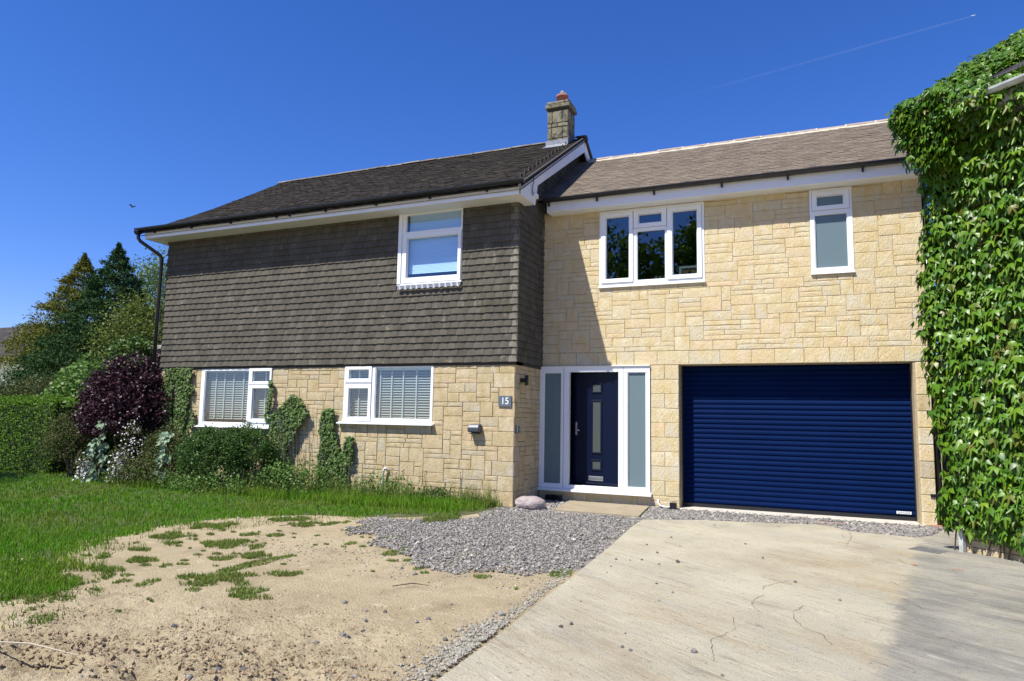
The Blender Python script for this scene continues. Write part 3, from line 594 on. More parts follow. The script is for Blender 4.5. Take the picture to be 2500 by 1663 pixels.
# ridge tiles
def ridge(name, x0, x1, y, z, mat, parent, r=.11, L_=.45, mort=None, n=6, arc=2.3):
    c = int(round((x1-x0)/L_)); L2 = (x1-x0)/c
    V = []
    for x in (-.5, .5):
        for rr in (r, r-.016):
            for k in range(n+1):
                a = -arc/2+arc*k/n; V.append((x*(L2-.012), rr*math.sin(a)*1.15, rr*math.cos(a)-r*.55))
    m1 = n+1; F_ = []
    for k in range(n):
        F_ += [(k, k+1, 2*m1+k+1, 2*m1+k), (m1+k+1, m1+k, 3*m1+k, 3*m1+k+1), (k, m1+k, m1+k+1, k+1), (2*m1+k, 2*m1+k+1, 3*m1+k+1, 3*m1+k)]
    F_ += [(0, 2*m1, 3*m1, m1), (n, m1+n, 3*m1+n, 2*m1+n)]
    me = mesh('ridge_tile', V, F_, mat, False)
    for k in range(c):
        ob('ridge_tile', me, parent, (x0+(k+.5)*L2, y, z+random.gauss(0, .004)), (random.gauss(0, .01), random.gauss(0, .006), 0))
        if mort and k:
            mbm = MB(); P = [(x0+k*L2+dx, y+(r+.004)*math.sin(a)*1.15, z+(r+.004)*math.cos(a)-r*.55) for a in np.linspace(-arc/2, arc/2, 7) for dx in (-.012, .012)]
            mbm.add(P, [(2*i, 2*i+1, 2*i+3, 2*i+2) for i in range(6)]); mbm.obj('mortar_joint', mort, parent, fix=False)
ridge('r', -11.80, -4.72, 12.777, 6.95, m_ridge, mroof, .10, .45)
ridge('r', -4.22, -4.0, 12.777, 6.965, m_roofd, mroof, .11, .3)
# front eaves
mb = MB(); mb.cbox(-12.22,-4.05, 9.553,9.575, 4.807,4.95,.003); mb.obj('fascia', m_board, HO)
mb = MB(); mb.box(-12.22,-4.07, 9.575,9.975, 4.822,4.832); mb.obj('soffit', m_soffit, HO)
mb = MB(); mb.prism([(9.553,4.805),(10.17,4.805),(10.264,5.167),(12.80,6.68),(12.777,6.92),(9.553,4.91)], 0, -4.07, -4.048); mb.prism([(12.80,6.68),(12.83,6.885),(16.0,4.93),(16.0,4.70)], 0, -4.07, -4.048); mb.obj('bargeboard', m_board, HO)
mb = MB(); mb.prism([(9.575,4.812),(10.17,4.812),(10.264,5.17),(9.98,4.99),(9.9,4.83)], 0, -4.25, -4.071); mb.add([(-4.25,10.264,5.172),(-4.07,10.264,5.172),(-4.07,12.8,6.70),(-4.25,12.8,6.70)], [(0,1,2,3)]); mb.obj('box_end', m_soffit, HO)
mb = MB(); mb.box(-12.24,-12.225,9.56,10.3,4.80,4.95); mb.box(-12.225,-12.06,9.58,10.3,4.81,4.82); mb.obj('left_barge_end', m_board, HO)
def gutter(name, x0, x1, y, z, r, mat, parent, brk, n=8):
    mb = MB(); V = []
    for x in (x0, x1):
        for rr in (r, r-.006):
            for k in range(n+1): a = math.pi+math.pi*k/n; V.append((x, y+rr*math.cos(a), z+rr*math.sin(a)))
    m1 = n+1; F_ = []
    for k in range(n): F_ += [(k, k+1, 2*m1+k+1, 2*m1+k), (m1+k+1, m1+k, 3*m1+k, 3*m1+k+1)]
    F_ += [(0, m1, 3*m1, 2*m1), (n, 2*m1+n, 3*m1+n, m1+n), tuple(range(m1)), tuple(range(2*m1, 3*m1))]
    mb.add(V, F_); mb.box(x0, x1, y-r-.004, y-r+.006, z-.006, z+.006); g_ = mb.obj(name, mat, parent, fix=False)
    for x in brk:
        mb = MB(); P = [(x, y+(r+.005)*math.cos(a), z+(r+.005)*math.sin(a)) for a in np.linspace(math.pi*.98, math.pi*2, 7)]
        mb.tube(P, .007, 5); mb.box(x-.014, x+.014, y+r*.2, y+r+.012, z-r-.055, z-r+.02); mb.obj('gutter_bracket', mat, g_)
    return g_
gutter('gutter', -12.42, -3.97, 9.492, 5.005, .056, m_black, HO, [-11.95,-10.95,-9.95,-8.85,-8.55,-7.75,-6.7,-5.65,-4.62])
mb = MB(); mb.tube([(-12.36,9.50,4.97),(-12.36,9.50,4.82),(-12.33,9.53,4.76),(-12.13,9.86,4.52),(-12.12,9.885,4.46),(-12.12,9.885,.0)], .036, 10); mb.obj('downpipe', m_black, HO, True)
mb = MB(); mb.tube([(-12.42,9.492,4.95),(-12.30,9.492,4.95)], .06, 8); mb.obj('gutter_outlet', m_black, HO)
# alarm / conduit on the barge end
mb = MB(); mb.tube([(-4.035,10.045,5.23),(-4.03,10.046,5.13),(-4.03,10.0,5.08),(-4.03,9.985,4.96),(-4.03,10.03,4.93)], .007, 6); mb.obj('cable', m_slate, HO)
mb = MB(); mb.cbox(-4.048,-3.99,10.03,10.16,4.90,4.97,.01); o = mb.obj('junction_box', m_board, HO)
# ---- chimney
CH = MB(); CH.box(-4.66,-4.25,12.32,12.72,6.3,7.46); ch = CH.obj('chimney', m_roofd, HO)
zc = 6.58
for i, (h_, cuts) in enumerate([(.085,(.5,)),(.075,(.28,.72)),(.08,(.45,.75)),(.22,(.22,.74)),(.08,(.22,.5)),(.24,(.25,.74))]):
    e = (0,)+cuts+(1,)
    for a, b in zip(e[:-1], e[1:]):
        stone([-4.67+.43*a, -4.67+.43*b, zc, zc+h_], lambda x, y, z: (x, 12.30+y, z), m_chim, ch, .004, .03, .006)
        stone([12.30+.42*a, 12.30+.42*b, zc, zc+h_], lambda x, y, z: (-4.24-y, x, z), m_chim, ch, .004, .03, .006)
    zc += h_+.006
mb = MB(); mb.cbox(-4.705,-4.205,12.265,12.76,7.455,7.53,.01); mb.cbox(-4.685,-4.225,12.285,12.74,7.53,7.60,.02); mb.obj('chimney_cap', m_chim, ch)
mb = MB(); mb.tube([(-4.43,12.5,7.58),(-4.43,12.5,7.74),(-4.43,12.5,7.745),(-4.43,12.5,7.78)], [.115,.112,.124,.124], 18); mb.obj('chimney_pot', m_pot, ch, True)
mb = MB(); mb.tube([(-4.42,12.5,7.77),(-4.42,12.5,7.83)], .05, 12); mb.tube([(-4.42,12.5,7.82),(-4.42,12.5,7.845),(-4.42,12.5,7.87),(-4.42,12.5,7.885)], [.05,.062,.05,.02], 12); mb.obj('cowl', m_steel, ch)
mb = MB(); mb.add([(-4.69,12.285,6.79),(-4.235,12.285,6.79),(-4.235,12.285,6.70),(-4.21,12.17,6.61),(-4.73,12.17,6.61),(-4.69,12.285,6.70)], [(0,1,2,5),(5,2,3,4)])
mb.box(-4.69,-4.235,12.287,12.30,6.55,6.79); mb.box(-4.236,-4.228,12.29,12.72,6.6,6.86); mb.obj('lead_flashing', m_lead, ch)
# ---- windows
def window(x0, x1, z0, z1, yf, panes, parent, gm=m_glass, sill=None, thick=.07, name='window'):
    mb = MB(); panel(mb, x0, x1, z0, z1, [p[0] for p in panes], yf, yf+thick); wf = mb.obj(name, m_white, parent, fix=False)
    for p in panes:
        gx0, gx1, gz0, gz1 = p[0]
        if p[1]:
            sx0, sx1, sz0, sz1 = p[1]; mb = MB(); panel(mb, sx0, sx1, sz0, sz1, [p[0]], yf-.018, yf+.004); o_ = mb.obj('sash', m_white, wf, fix=False)
            bv = o_.modifiers.new('b', 'BEVEL'); bv.width = .005; bv.segments = 1; bv.limit_method = 'ANGLE'
            mb = MB(); b_ = .008
            mb = MB(); panel(mb, sx0-.004, sx1+.004, sz0-.004, sz1+.004, [(sx0+.004, sx1-.004, sz0+.004, sz1-.004)], yf-.003, yf+.001); mb.obj('seal', m_slate, wf, fix=False)
        yb = yf+(.004 if p[1] else .012)
        # bead round the glass
        mb = MB(); panel(mb, gx0-.002, gx1+.002, gz0-.002, gz1+.002, [(gx0+.012, gx1-.012, gz0+.012, gz1-.012)], yb+.0, yb+.02); mb.obj('bead', m_white, wf, fix=False)
        mb = MB(); mb.box(gx0+.008, gx1-.008, yb+.022, yb+.026, gz0+.008, gz1-.008); mb.obj('pane', p[2] if len(p) > 2 else gm, wf)
    if sill:
        mb = MB(); sx0, sx1, sz0, sz1, pj = sill; mb.prism([(yf-pj, sz0), (yf+.03, sz0), (yf+.03, sz1), (yf-.005, sz1), (yf-pj, sz1-.018)], 0, sx0, sx1); mb.obj('sill', m_white, wf)
    return wf
def blind(wf, x0, x1, z0, z1, y, pitch, tapes, tilt, depth, mat=m_blind):
    V = [(-.5,-depth/2,-.001),(.5,-depth/2,-.001),(.5,0,.004),(-.5,0,.004),(.5,depth/2,-.001),(-.5,depth/2,-.001)]; me = mesh('blind_slat', V, [(0,1,2,3),(3,2,4,5)], mat, True)
    z = z1-.05; k = 0
    while z > z0:
        ob('blind_slat', me, wf, ((x0+x1)/2, y, z), (tilt+random.gauss(0, .03), 0, random.gauss(0, .001)), (x1-x0, 1, 1)); z -= pitch
    mb = MB(); mb.cbox(x0, x1, y-.03, y+.03, z1-.045, z1, .004); mb.obj('blind_headrail', m_white, wf)
    for t_ in tapes: mb = MB(); mb.box(t_-.013, t_+.013, y-depth/2-.006, y-depth/2-.003, z0, z1-.03); mb.obj('blind_tape', m_tape, wf)
w1 = window(-10.92,-9.15,1.12,2.212, 9.992, [((-10.83,-9.72,1.175,2.165), None), ((-9.62,-9.20,1.945,2.15), (-9.70,-9.16,1.90,2.20)), ((-9.60,-9.195,1.255,1.83), (-9.70,-9.16,1.19,1.89))], HO, sill=(-10.97,-9.12,1.085,1.12,.06))
blind(w1, -10.85,-9.70,1.25,2.19, 10.11, .044, [-10.62,-10.40,-10.17,-9.92], .62, .048)
blind(w1, -9.66,-9.18,1.25,2.19, 10.11, .044, [-9.38], .62, .048)
w2 = window(-7.53,-5.745,1.25,2.222, 9.992, [((-7.43,-7.01,1.985,2.155), (-7.505,-6.955,1.93,2.205)), ((-7.42,-7.01,1.325,1.83), (-7.505,-6.955,1.265,1.905)), ((-6.89,-5.785,1.31,2.187), None)], HO, sill=(-7.60,-5.70,1.215,1.25,.085))
blind(w2, -7.50,-6.98,1.30,2.19, 10.10, .044, [-7.27], .62, .048)
blind(w2, -6.95,-5.79,1.30,2.19, 10.10, .044, [-6.83,-6.60,-6.37,-6.11], .62, .048)
m_blindW = M('closed_blind_slat', (.74,.80,.86), rough=.5)
uw = window(-6.42,-5.258,3.60,4.82+.06, 9.952, [((-6.36,-5.275,4.50,4.812), None), ((-6.32,-5.325,3.695,4.393), (-6.40,-5.27,3.61,4.45))], HO, glass('window_glass_sky', (.85,.93,1.), 1.6))
blind(uw, -6.33,-5.30,3.78,4.84, 10.05, .022, [], 1.25, .026, m_blindW)
mb = MB(); mb.box(-6.485,-6.42,9.93,10.05,3.585,4.825); mb.box(-6.485,-5.245,9.93,10.05,3.575,3.60); mb.obj('window_surround', m_white, uw)
mb = MB(); V = []; n = 11
for k in range(n*4+1): V += [(-6.47+1.22*k/(n*4), 9.925-.008*math.sin(k*math.pi/2)**2, 3.572), (-6.47+1.22*k/(n*4), 9.918-.014*abs(math.sin(k*math.pi/4)), 3.515-.018*abs(math.sin(k*math.pi/4))+random.uniform(-.005, .005))]
mb.add(V, [(2*i, 2*i+1, 2*i+3, 2*i+2) for i in range(n*4)]); mb.obj('lead_apron', m_lead, HO, fix=False)
# ---- fittings on the walls
sg = empty('house_number_sign', (-4.435,9.985,1.62), 'small slate grey plaque reading 15 on the stone corner', 'sign')
mb = MB(); mb.cbox(-4.548,-4.323,9.975,9.993,1.539,1.710,.003); mb.obj('plaque', m_slate, sg)
def text(s_, size, loc, mat, parent, name, rot=(math.pi/2,0,0), ext=.002, sx=1):
    c_ = bpy.data.curves.new(name, 'FONT'); c_.body = s_; c_.size = size; c_.extrude = ext; c_.align_x = 'CENTER'; c_.align_y = 'CENTER'
    t_ = bpy.data.objects.new(name, c_); col.objects.link(t_); dg = bpy.context.evaluated_depsgraph_get(); me = bpy.data.meshes.new_from_object(t_.evaluated_get(dg)); bpy.data.objects.remove(t_)
    me.materials.clear(); me.materials.append(mat); return ob(name, me, parent, loc, rot, (sx, 1, 1))
text('1', .150, (-4.468,9.973,1.624), m_letter, sg, 'digit', sx=.95); text('5', .150, (-4.398,9.973,1.624), m_letter, sg, 'digit', sx=.95)
for x in (-4.535,-4.336): mb = MB(); mb.tube([(x,9.974,1.625),(x,9.971,1.625)], .004, 6); mb.obj('screw', m_black, sg)
vh = empty('extractor_vent', (-4.93,9.99,1.18), 'dark blue-grey extractor vent hood on stone wall below the number plaque', 'vent')
mb = MB(); mb.prism([(9.99,1.262),(9.90,1.252),(9.865,1.20),(9.87,1.135),(9.99,1.120)], 0, -5.028, -4.835); o = mb.obj('hood', m_ventm, vh); bv = o.modifiers.new('b', 'BEVEL'); bv.width = .012; bv.segments = 3
mb = MB(); mb.box(-5.01,-4.85,9.885,9.985,1.105,1.118); mb.obj('flap', m_black, vh)
wl = empty('wall_lamp', (-4.24,10.25,1.97), 'small black up-and-down lamp on the shaded return wall by the door', 'wall lamp')
mb = MB(); mb.tube([(-4.17,10.225,1.885),(-4.17,10.225,2.045)], .03, 12); mb.obj('lamp_tube', m_black, wl, True)
mb = MB(); mb.box(-4.278,-4.20,10.20,10.25,1.93,2.0); mb.obj('bracket', m_black, wl); mb = MB(); mb.box(-4.279,-4.265,10.36,10.42,1.96,2.09); mb.obj('back_plate', m_steel, wl)
db = empty('doorbell', (-4.28,10.09,1.2), 'small grey doorbell box on the return wall left of the door', 'doorbell')
mb = MB(); mb.box(-4.279,-4.235,10.05,10.13,1.13,1.25); o = mb.obj('casing', m_slate, db); bv = o.modifiers.new('b', 'BEVEL'); bv.width = .01; bv.segments = 2; mb = MB(); mb.tube([(-4.234,10.09,1.19),(-4.23,10.09,1.19)], .012, 10); mb.obj('button', m_steel, db)
mb = MB(); P = [(-6.602,9.96,.0),(-6.602,9.96,.42)]+[(-6.602+.0, 9.96+.04*(1-math.cos(a))*1.0-0, .42+.05*math.sin(a)) for a in np.linspace(.3, math.pi*.5, 5)]+[(-6.602,10.03,.47)]
mb = MB(); mb.tube([(-6.63,9.93,0),(-6.62,9.93,.2),(-6.612,9.93,.42),(-6.60,9.935,.475),(-6.58,9.94,.495),(-6.56,9.95,.485),(-6.55,9.965,.455),(-6.55,10.01,.44)], .02, 10); tag(mb.obj('waste_pipe', m_pipe, None, True), 'white hooked waste pipe rising from weeds against the stone wall', 'pipe')

# ================================================================== EXTENSION
D0 = (-4.28,-2.385,.18,2.238); G0 = (-1.935,1.30,-.1,2.252); EW = (-3.24,-1.515,3.56,4.87); SW = (.035,.612,3.57,4.87)
mb = MB(); panel(mb, -4.28, 1.49, 0, 4.95, [D0, (G0[0],G0[1],-.1,G0[3]), EW, SW], 11.118, 11.40); ew = mb.obj('stone_wall', m_mortar2, EX, fix=False)
mb = MB(); mb.box(1.30,1.50,11.405,15,0,4.95); mb.box(-4.28,1.5,15.0,15.2,0,4.95); mb.obj('rear_walls', m_int, EX)
mb = MB(); mb.box(-4.28,1.29,11.41,14.99,-.05,.05); mb.box(-4.28,1.29,11.41,14.99,2.42,2.55); mb.box(-4.28,1.29,11.41,14.99,4.88,4.95); mb.box(-2.2,-2.12,11.41,14.99,.06,2.41); mb.box(-.9,-.82,11.41,14.99,2.56,4.87); mb.obj('floors', m_intd, EX)
pe = lambda x, y, z: (x, 11.11+y, z)
h0 = [D0, G0, EW, SW, (-9,9,-1,2.255+.2)]
rects = pack(-4.28, 1.506, 2.478, 32, .0767, [EW, SW], 29, 1.15)
for rc in rects: rc[3] = min(rc[3], 4.93); stone(rc, pe, m_stone2, ew, .0018, pr=.004)
# soldier-like course over door and garage
x = -4.28; r = random.Random(4)
while x < 1.45:
    b = min(x+r.uniform(.28,.52), 1.506)
    if 1.506-b < .15: b = 1.506
    stone([x, b, 2.255, 2.476], pe, m_stone2, ew, .0022); x = b
# pier between door and garage
z = 2.25; k = 0
while z > .28:
    c = (-2.385,-1.937) if k % 2 == 1 else None
    if k % 2 and k not in (0,): stone([-2.382,-1.938,z-.2285,z], pe, m_stone2, ew, .0022)
    else: stone([-2.382,-2.16,z-.2285,z], pe, m_stone2, ew, .0022); stone([-2.16,-1.938,z-.2285,z], pe, m_stone2, ew, .0022)
    z -= .2285; k += 1
for a, b, c, d in [(-2.382,-1.938,z-.08,z),(-2.382,-2.05,z-.155,z-.08),(-2.05,-1.938,z-.155,z-.08),(-2.382,-1.938,0,z-.155)]: stone([a,b,max(c,0),d], pe, m_stone2, ew, .0022)
# under the door
x = -4.28
while x < -2.4:
    b = min(x+.42, -2.382); stone([x, b, 0, .175], pe, m_stone2, ew, .0022); x = b
# right pier: block stack with chamfered inner edge
z = 2.25
mats = [m_stone2, m_stone]
k = 0
while z > .05:
    zb = max(z-.2285, 0); mt = m_stone if k in (2,6) else m_stone2
    bl = MB(); j = random.uniform(-.004,.004); g_ = .004; a = 1.335+j*0; y0 = 11.105+j
    poly = [(1.345,y0),(1.506,y0),(1.506,11.36),(1.302,11.36),(1.302,11.14)]
    bl.prism(poly, 2, zb+g_, z-g_); o = bl.obj('stone', mt, ew); bv = o.modifiers.new('b','BEVEL'); bv.width = .006; bv.segments = 1
    z = zb; k += 1
mb = MB(); mb.box(1.296,1.51,11.09,11.3,0,.03); mb.obj('pier_foot', m_mortar2, ew)
# fascia, soffit, gutter
mb = MB(); mb.cbox(-4.10,1.50,10.83,10.85,4.876,5.06,.006); mb.obj('fascia', m_board, EX); mb = MB(); mb.box(-4.10,-4.085,10.85,11.1,4.878,5.05); mb.box(-4.085,1.5,10.85,11.12,4.882,4.892); mb.obj('soffit', m_white, EX)
gutter('gutter', -4.14, 1.50, 10.772, 5.085, .056, m_black, EX, [-4.05,-3.2,-2.25,-1.2,-.25,.75])
# roof
a2 = math.atan2(6.60-5.08, 13.07-10.72); V2 = (0, math.cos(a2), math.sin(a2)); N2 = (0, -math.sin(a2), math.cos(a2)); O2 = np.array([0,10.73,5.085])-.03*np.array(N2)
V, F = field(O2+.012*np.array(N2), (1,0,0), V2, N2, lambda v: (-4.24, 1.62), 28, .1, .165, .010, .016, jit=.0018)
mb = MB(); L2 = math.hypot(2.35,1.52)
rp2 = lambda x, v, n=0: tuple(np.array([x,0,0])+O2+v*np.array(V2)+n*np.array(N2))
mb.add([rp2(-4.24,0,.01), rp2(1.62,0,.01), rp2(1.62,L2,.01), rp2(-4.24,L2,.01)], [(0,1,2,3)]); mb.add([rp2(-4.24,0,-.03), rp2(1.62,0,-.03), rp2(1.62,L2,-.03), rp2(-4.24,L2,-.03)], [(3,2,1,0)])
mb.add([(-4.24,13.07,6.58),(1.62,13.07,6.58),(1.62,15.5,5.0),(-4.24,15.5,5.0)], [(0,1,2,3)]); er = mb.obj('roof', m_roofd, EX, fix=False)
tag(ob('roof_tiles', mesh_np('roof_tiles', V, F, m_roof2), er), kind='stuff')
ridge('r', -4.02, 1.60, 13.07, 6.565, m_ridge2, er, .105, .47, m_rmort)
mb = MB(); P = []
for k in range(61):
    x = -4.03+5.64*k/60; P += [(x, 12.955, 6.545+random.gauss(0,.003)), (x, 12.925, 6.495+random.gauss(0,.006))]
mb.add(P, [(2*i, 2*i+1, 2*i+3, 2*i+2) for i in range(60)]); mb.obj('ridge_mortar', m_rmort, er, fix=False)
# a few lifted tiles
for (x0_, x1_, v_) in ((.55,1.0,1.75),(.8,1.3,1.25)):
    mb = MB(); mb.add([rp2(x0_,v_,.02), rp2(x1_,v_+.012,.02), rp2(x1_,v_+.01,.036), rp2(x0_,v_,.028), rp2(x0_,v_+.1,.02), rp2(x1_,v_+.1,.02)], [(0,1,2,3),(3,2,5,4)]); mb.obj('lifted_tile', m_roof2, er, fix=False)
# gable tiles of main house above the new roof
def gab(v):
    z = 4.6+v; lo = 9.96 if z < 4.95 else 9.49+(z-4.86)/.6225; hi = 11.2 if z < 4.8 else 25.554-lo if lo > 9.97 else 15.5
    return (max(lo, 9.99), max(min(hi, 15.5), max(lo, 9.99)+.01))
V, F = field((-4.262,0,4.6), (0,1,0), (0,0,1), (1,0,0), gab, 19, TG, TW, .011, .024, .03)
tag(ob('gable_tiles', mesh_np('gable_tiles', V, F, m_tile_i), twg), kind='stuff')
# windows of the extension
window(-3.24,-1.515,3.59,4.868, 11.10, [((-3.13,-2.725,3.695,4.76), (-3.205,-2.665,3.635,4.83)), ((-2.575,-2.185,4.60,4.76), (-2.65,-2.11,4.535,4.83)), ((-2.605,-2.13,3.65,4.485), None), ((-2.02,-1.62,3.695,4.755), (-2.10,-1.555,3.635,4.83))], EX, m_glassx, sill=(-3.25,-1.505,3.555,3.59,.03))
window(.035,.612,3.60,4.868, 11.10, [((.13,.505,4.605,4.765), (.07,.575,4.545,4.83), m_frost), ((.095,.545,3.66,4.485), None, m_frost)], EX, m_frost, sill=(.03,.62,3.57,3.60,.03))
for x, z_ in ((-2.93,4.80),(-1.83,4.80),(.32,4.80)):
    mb = MB(); mb.box(x-.11, x+.11, 11.072, 11.083, z_-.006, z_+.006); mb.obj('trickle_vent', m_white, EX)
# picture frame and jars behind the extension window
pf_ = empty('picture_frame', (-1.78,11.25,3.66), 'white box frame with brown card standing in the extension window', 'picture frame')
mb = MB(); panel(mb, -1.935,-1.62,3.64,3.865, [(-1.90,-1.62,3.64,3.83)], 11.22, 11.25); mb.obj('frame', m_white, pf_, fix=False); mb = MB(); mb.box(-1.90,-1.62,11.24,11.245,3.64,3.83); mb.obj('card', M('card', (.36,.24,.14), rough=.8), pf_); mb = MB(); mb.box(-1.79,-1.75,11.235,11.239,3.73,3.78); mb.obj('emblem', m_black, pf_)
for i, x in enumerate((-2.31,-2.24,-2.17)):
    mb = MB(); mb.tube([(x,11.24,3.655),(x,11.24,3.70),(x,11.24,3.725)], [.027,.028,.022], 12); o = mb.obj('glass_jar', M('jar_glass', (.35,.42,.36), rough=.15), None, True); tag(o, ['small glass jar on the window ledge, left of three', 'small glass jar on the window ledge, middle of three', 'small glass jar on the window ledge, right of three'][i], 'jar', 'jars behind the extension window')
mb = MB(); mb.box(-3.2,-1.55,11.18,11.39,3.615,3.64); mb.obj('inner_ledge', m_white, EX)
# front door set
df = window(-4.28,-2.385,.23,2.238, 11.085, [((-4.205,-3.888,.285,2.147), None, m_frost), ((-3.75,-2.905,.285,2.15), None, None), ((-2.76,-2.45,.295,2.142), None, m_frost)][:1]+[((-2.76,-2.45,.295,2.142), None, m_frost)], EX, sill=(-4.275,-2.365,.18,.23,.07), name='door_frame') if False else None
mb = MB(); holes = [(-4.205,-3.888,.285,2.147), (-3.75,-2.905,.285,2.15), (-2.76,-2.45,.295,2.142)]
panel(mb, -4.275,-2.39,.23,2.238, holes, 11.085, 11.16); df = mb.obj('door_frame', m_white, EX, fix=False)
for (a, b, c, d) in (holes[0], holes[2]):
    mb = MB(); panel(mb, a-.002,b+.002,c-.002,d+.002, [(a+.012,b-.012,c+.012,d-.012)], 11.095, 11.115); mb.obj('bead', m_white, df, fix=False)
    mb = MB(); mb.box(a+.01,b-.01,11.118,11.124,c+.01,d-.01); mb.obj('side_pane', m_frost, df)
for xg in (-3.845, -2.825): mb = MB(); mb.box(xg-.003, xg+.003, 11.083, 11.087, .24, 2.23); mb.obj('seam', m_slate, df)
mb = MB(); mb.prism([(11.015,.18),(11.11,.18),(11.11,.23),(11.08,.23),(11.015,.212)], 0, -4.275, -2.365); mb.obj('door_sill', m_white, df)
mb = MB(); mb.cbox(-4.275,-2.39,11.06,11.11,2.239,2.253,.003); mb.obj('drip_trim', m_white, df)
# door leaf hinged at the right, standing ajar inwards
def leafP(x, y, z):   # x: distance from hinge leftwards, y: proud of face (+ = outwards)
    th = .155; return (-2.905-x*math.cos(th)-y*math.sin(th), 11.15+x*math.sin(th)-y*math.cos(th), z)
def lbox(x0, x1, y0, y1, z0, z1, name, mat, par, bev=0):
    V = [leafP(x, y, z) for z in (z0, z1) for y in (y0, y1) for x in (x0, x1)]
    me = mesh(name, V, [(0,1,3,2),(4,6,7,5),(0,4,5,1),(2,3,7,6),(0,2,6,4),(1,5,7,3)], mat); bm = bmesh.new(); bm.from_mesh(me); bmesh.ops.recalc_face_normals(bm, faces=bm.faces); bm.to_mesh(me); bm.free()
    o_ = ob(name, me, par)
    if bev: b_ = o_.modifiers.new('b','BEVEL'); b_.width = bev; b_.segments = 2
    return o_
dl = lbox(.005,.835,-.045,0,.295,2.143,'front_door',m_blued,EX)
dl['label'] = 'navy front door with three small glazed panels, standing ajar'
def molding(x0, x1, z0, z1):
    for (a, b, c, d) in ((x0-.03,x1+.03,z1,z1+.03),(x0-.03,x1+.03,z0-.03,z0),(x0-.03,x0,z0,z1),(x1,x1+.03,z0,z1)): lbox(a,b,0,.014,c,d,'moulding',m_blued,dl,.006)
    lbox(x0,x1,.001,.004,z0,z1,'door_pane',m_fr2,dl)
m_fr2 = glass('door_pane_glass', base=(.06,.07,.068), refl=.8, rough=.3)
molding(.335,.475,1.83,1.945); molding(.335,.475,.83,1.66); molding(.335,.475,.555,.68)
lbox(.28,.545,.001,.014,.365,.435,'letterbox',m_steel,dl,.004); lbox(.30,.525,.014,.018,.385,.415,'letter_flap',m_steel,dl)
hb = lbox(.765,.80,.001,.01,1.10,1.32,'handle_plate',m_steel,dl,.003); mbh = MB(); mbh.tube([leafP(.782,.01,1.21), leafP(.782,.045,1.21), leafP(.77,.05,1.21), leafP(.70,.05,1.175)], .009, 8); mbh.obj('door_handle', m_steel, dl, True)
lbox(.01,.83,0,.03,.30,.335,'weather_bar',m_blued,dl,.008)
# hall interior hint: coat behind the opening
# garage door
gd = MB(); gd.box(-1.932,1.298,11.46,11.47,.0,2.4); gdo = gd.obj('garage_door', m_black, EX)
gdo['label'] = 'navy roller garage door of narrow ribbed slats'
prof = []; H_ = .0775
for k in range(7): t_ = k/6; prof.append((-.011*math.sin(math.pi*min(t_*1.08,1))**.8, .006+(H_-.010)*t_))
V = []; n = len(prof)
for x in (-.5, .5):
    for y, z in prof: V.append((x, y, z))
    V += [(x, .006, H_), (x, .006, 0)]
n2 = n+2; F_ = [(i, i+n2, (i+1) % n2+n2, (i+1) % n2) for i in range(n2)]+[tuple(range(n2)), tuple(range(2*n2-1, n2-1, -1))]
sm = mesh('slat', V, F_, m_blue); bm = bmesh.new(); bm.from_mesh(sm); bmesh.ops.recalc_face_normals(bm, faces=bm.faces); bm.to_mesh(sm); bm.free()
for k in range(29): ob('slat', sm, gdo, (-.317, 11.42, .085+k*H_), (random.gauss(0,.006),0,0), (3.22,1,1))
mb = MB(); mb.box(-1.925,1.292,11.395,11.43,.03,.085); mb.obj('bottom_rail', m_black, gdo)
for a_, b_ in ((-1.935,-1.915),(1.283,1.299)): mb = MB(); mb.box(a_,b_,11.36,11.45,.0,2.26); mb.obj('guide_rail', m_black, gdo)
mb = MB(); mb.box(1.05,1.235,11.392,11.399,.118,.155); o = mb.obj('maker_label', m_white, gdo); text('GARADOR', .036, (1.142,11.389,.1365), m_ltxt, gdo, 'label_text', ext=.0005, sx=.95)
mb = MB(); mb.cbox(-1.95,1.36,11.02,11.40,0,.028,.006); mb.obj('threshold', m_thresh, EX)
# black downpipe beside the right pier
dp = empty('black_downpipe', (1.545,11.19,0), 'black rainwater downpipe between the garage pier and the ivy', 'downpipe')
mb = MB(); mb.tube([(1.545,11.19,.03),(1.545,11.19,5.0)], .036, 10); mb.obj('pipe', m_black, dp, True)
for z in (.42,1.55,2.9,4.0): mb = MB(); mb.tube([(1.545,11.19,z-.02),(1.545,11.19,z+.02)], .043, 10); mb.box(1.44,1.54,11.09,11.19,z-.022,z+.022); mb.obj('pipe_clip', m_black, dp)
sg_ = empty('gap_filler', (2.0,11.9,0), 'added dark timber gate in the narrow gap between garage pier and ivy', 'filler')  # added boards, standing in for the shade of an unclear gap
m_timb = M('filler_timber', (.05,.038,.026), (.035,.028,.02), 12, .85, .5, 40, 'o', rv=.2)
for k in range(14): mb = MB(); mb.box(1.56+k*.15, 1.70+k*.15, 11.90, 11.925, .04, 2.05); mb.obj('plank', m_timb, sg_)
for z_ in (.35,1.05,1.75): mb = MB(); mb.box(1.52,3.68,11.925,11.97,z_,z_+.10); mb.obj('rail', m_timb, sg_)
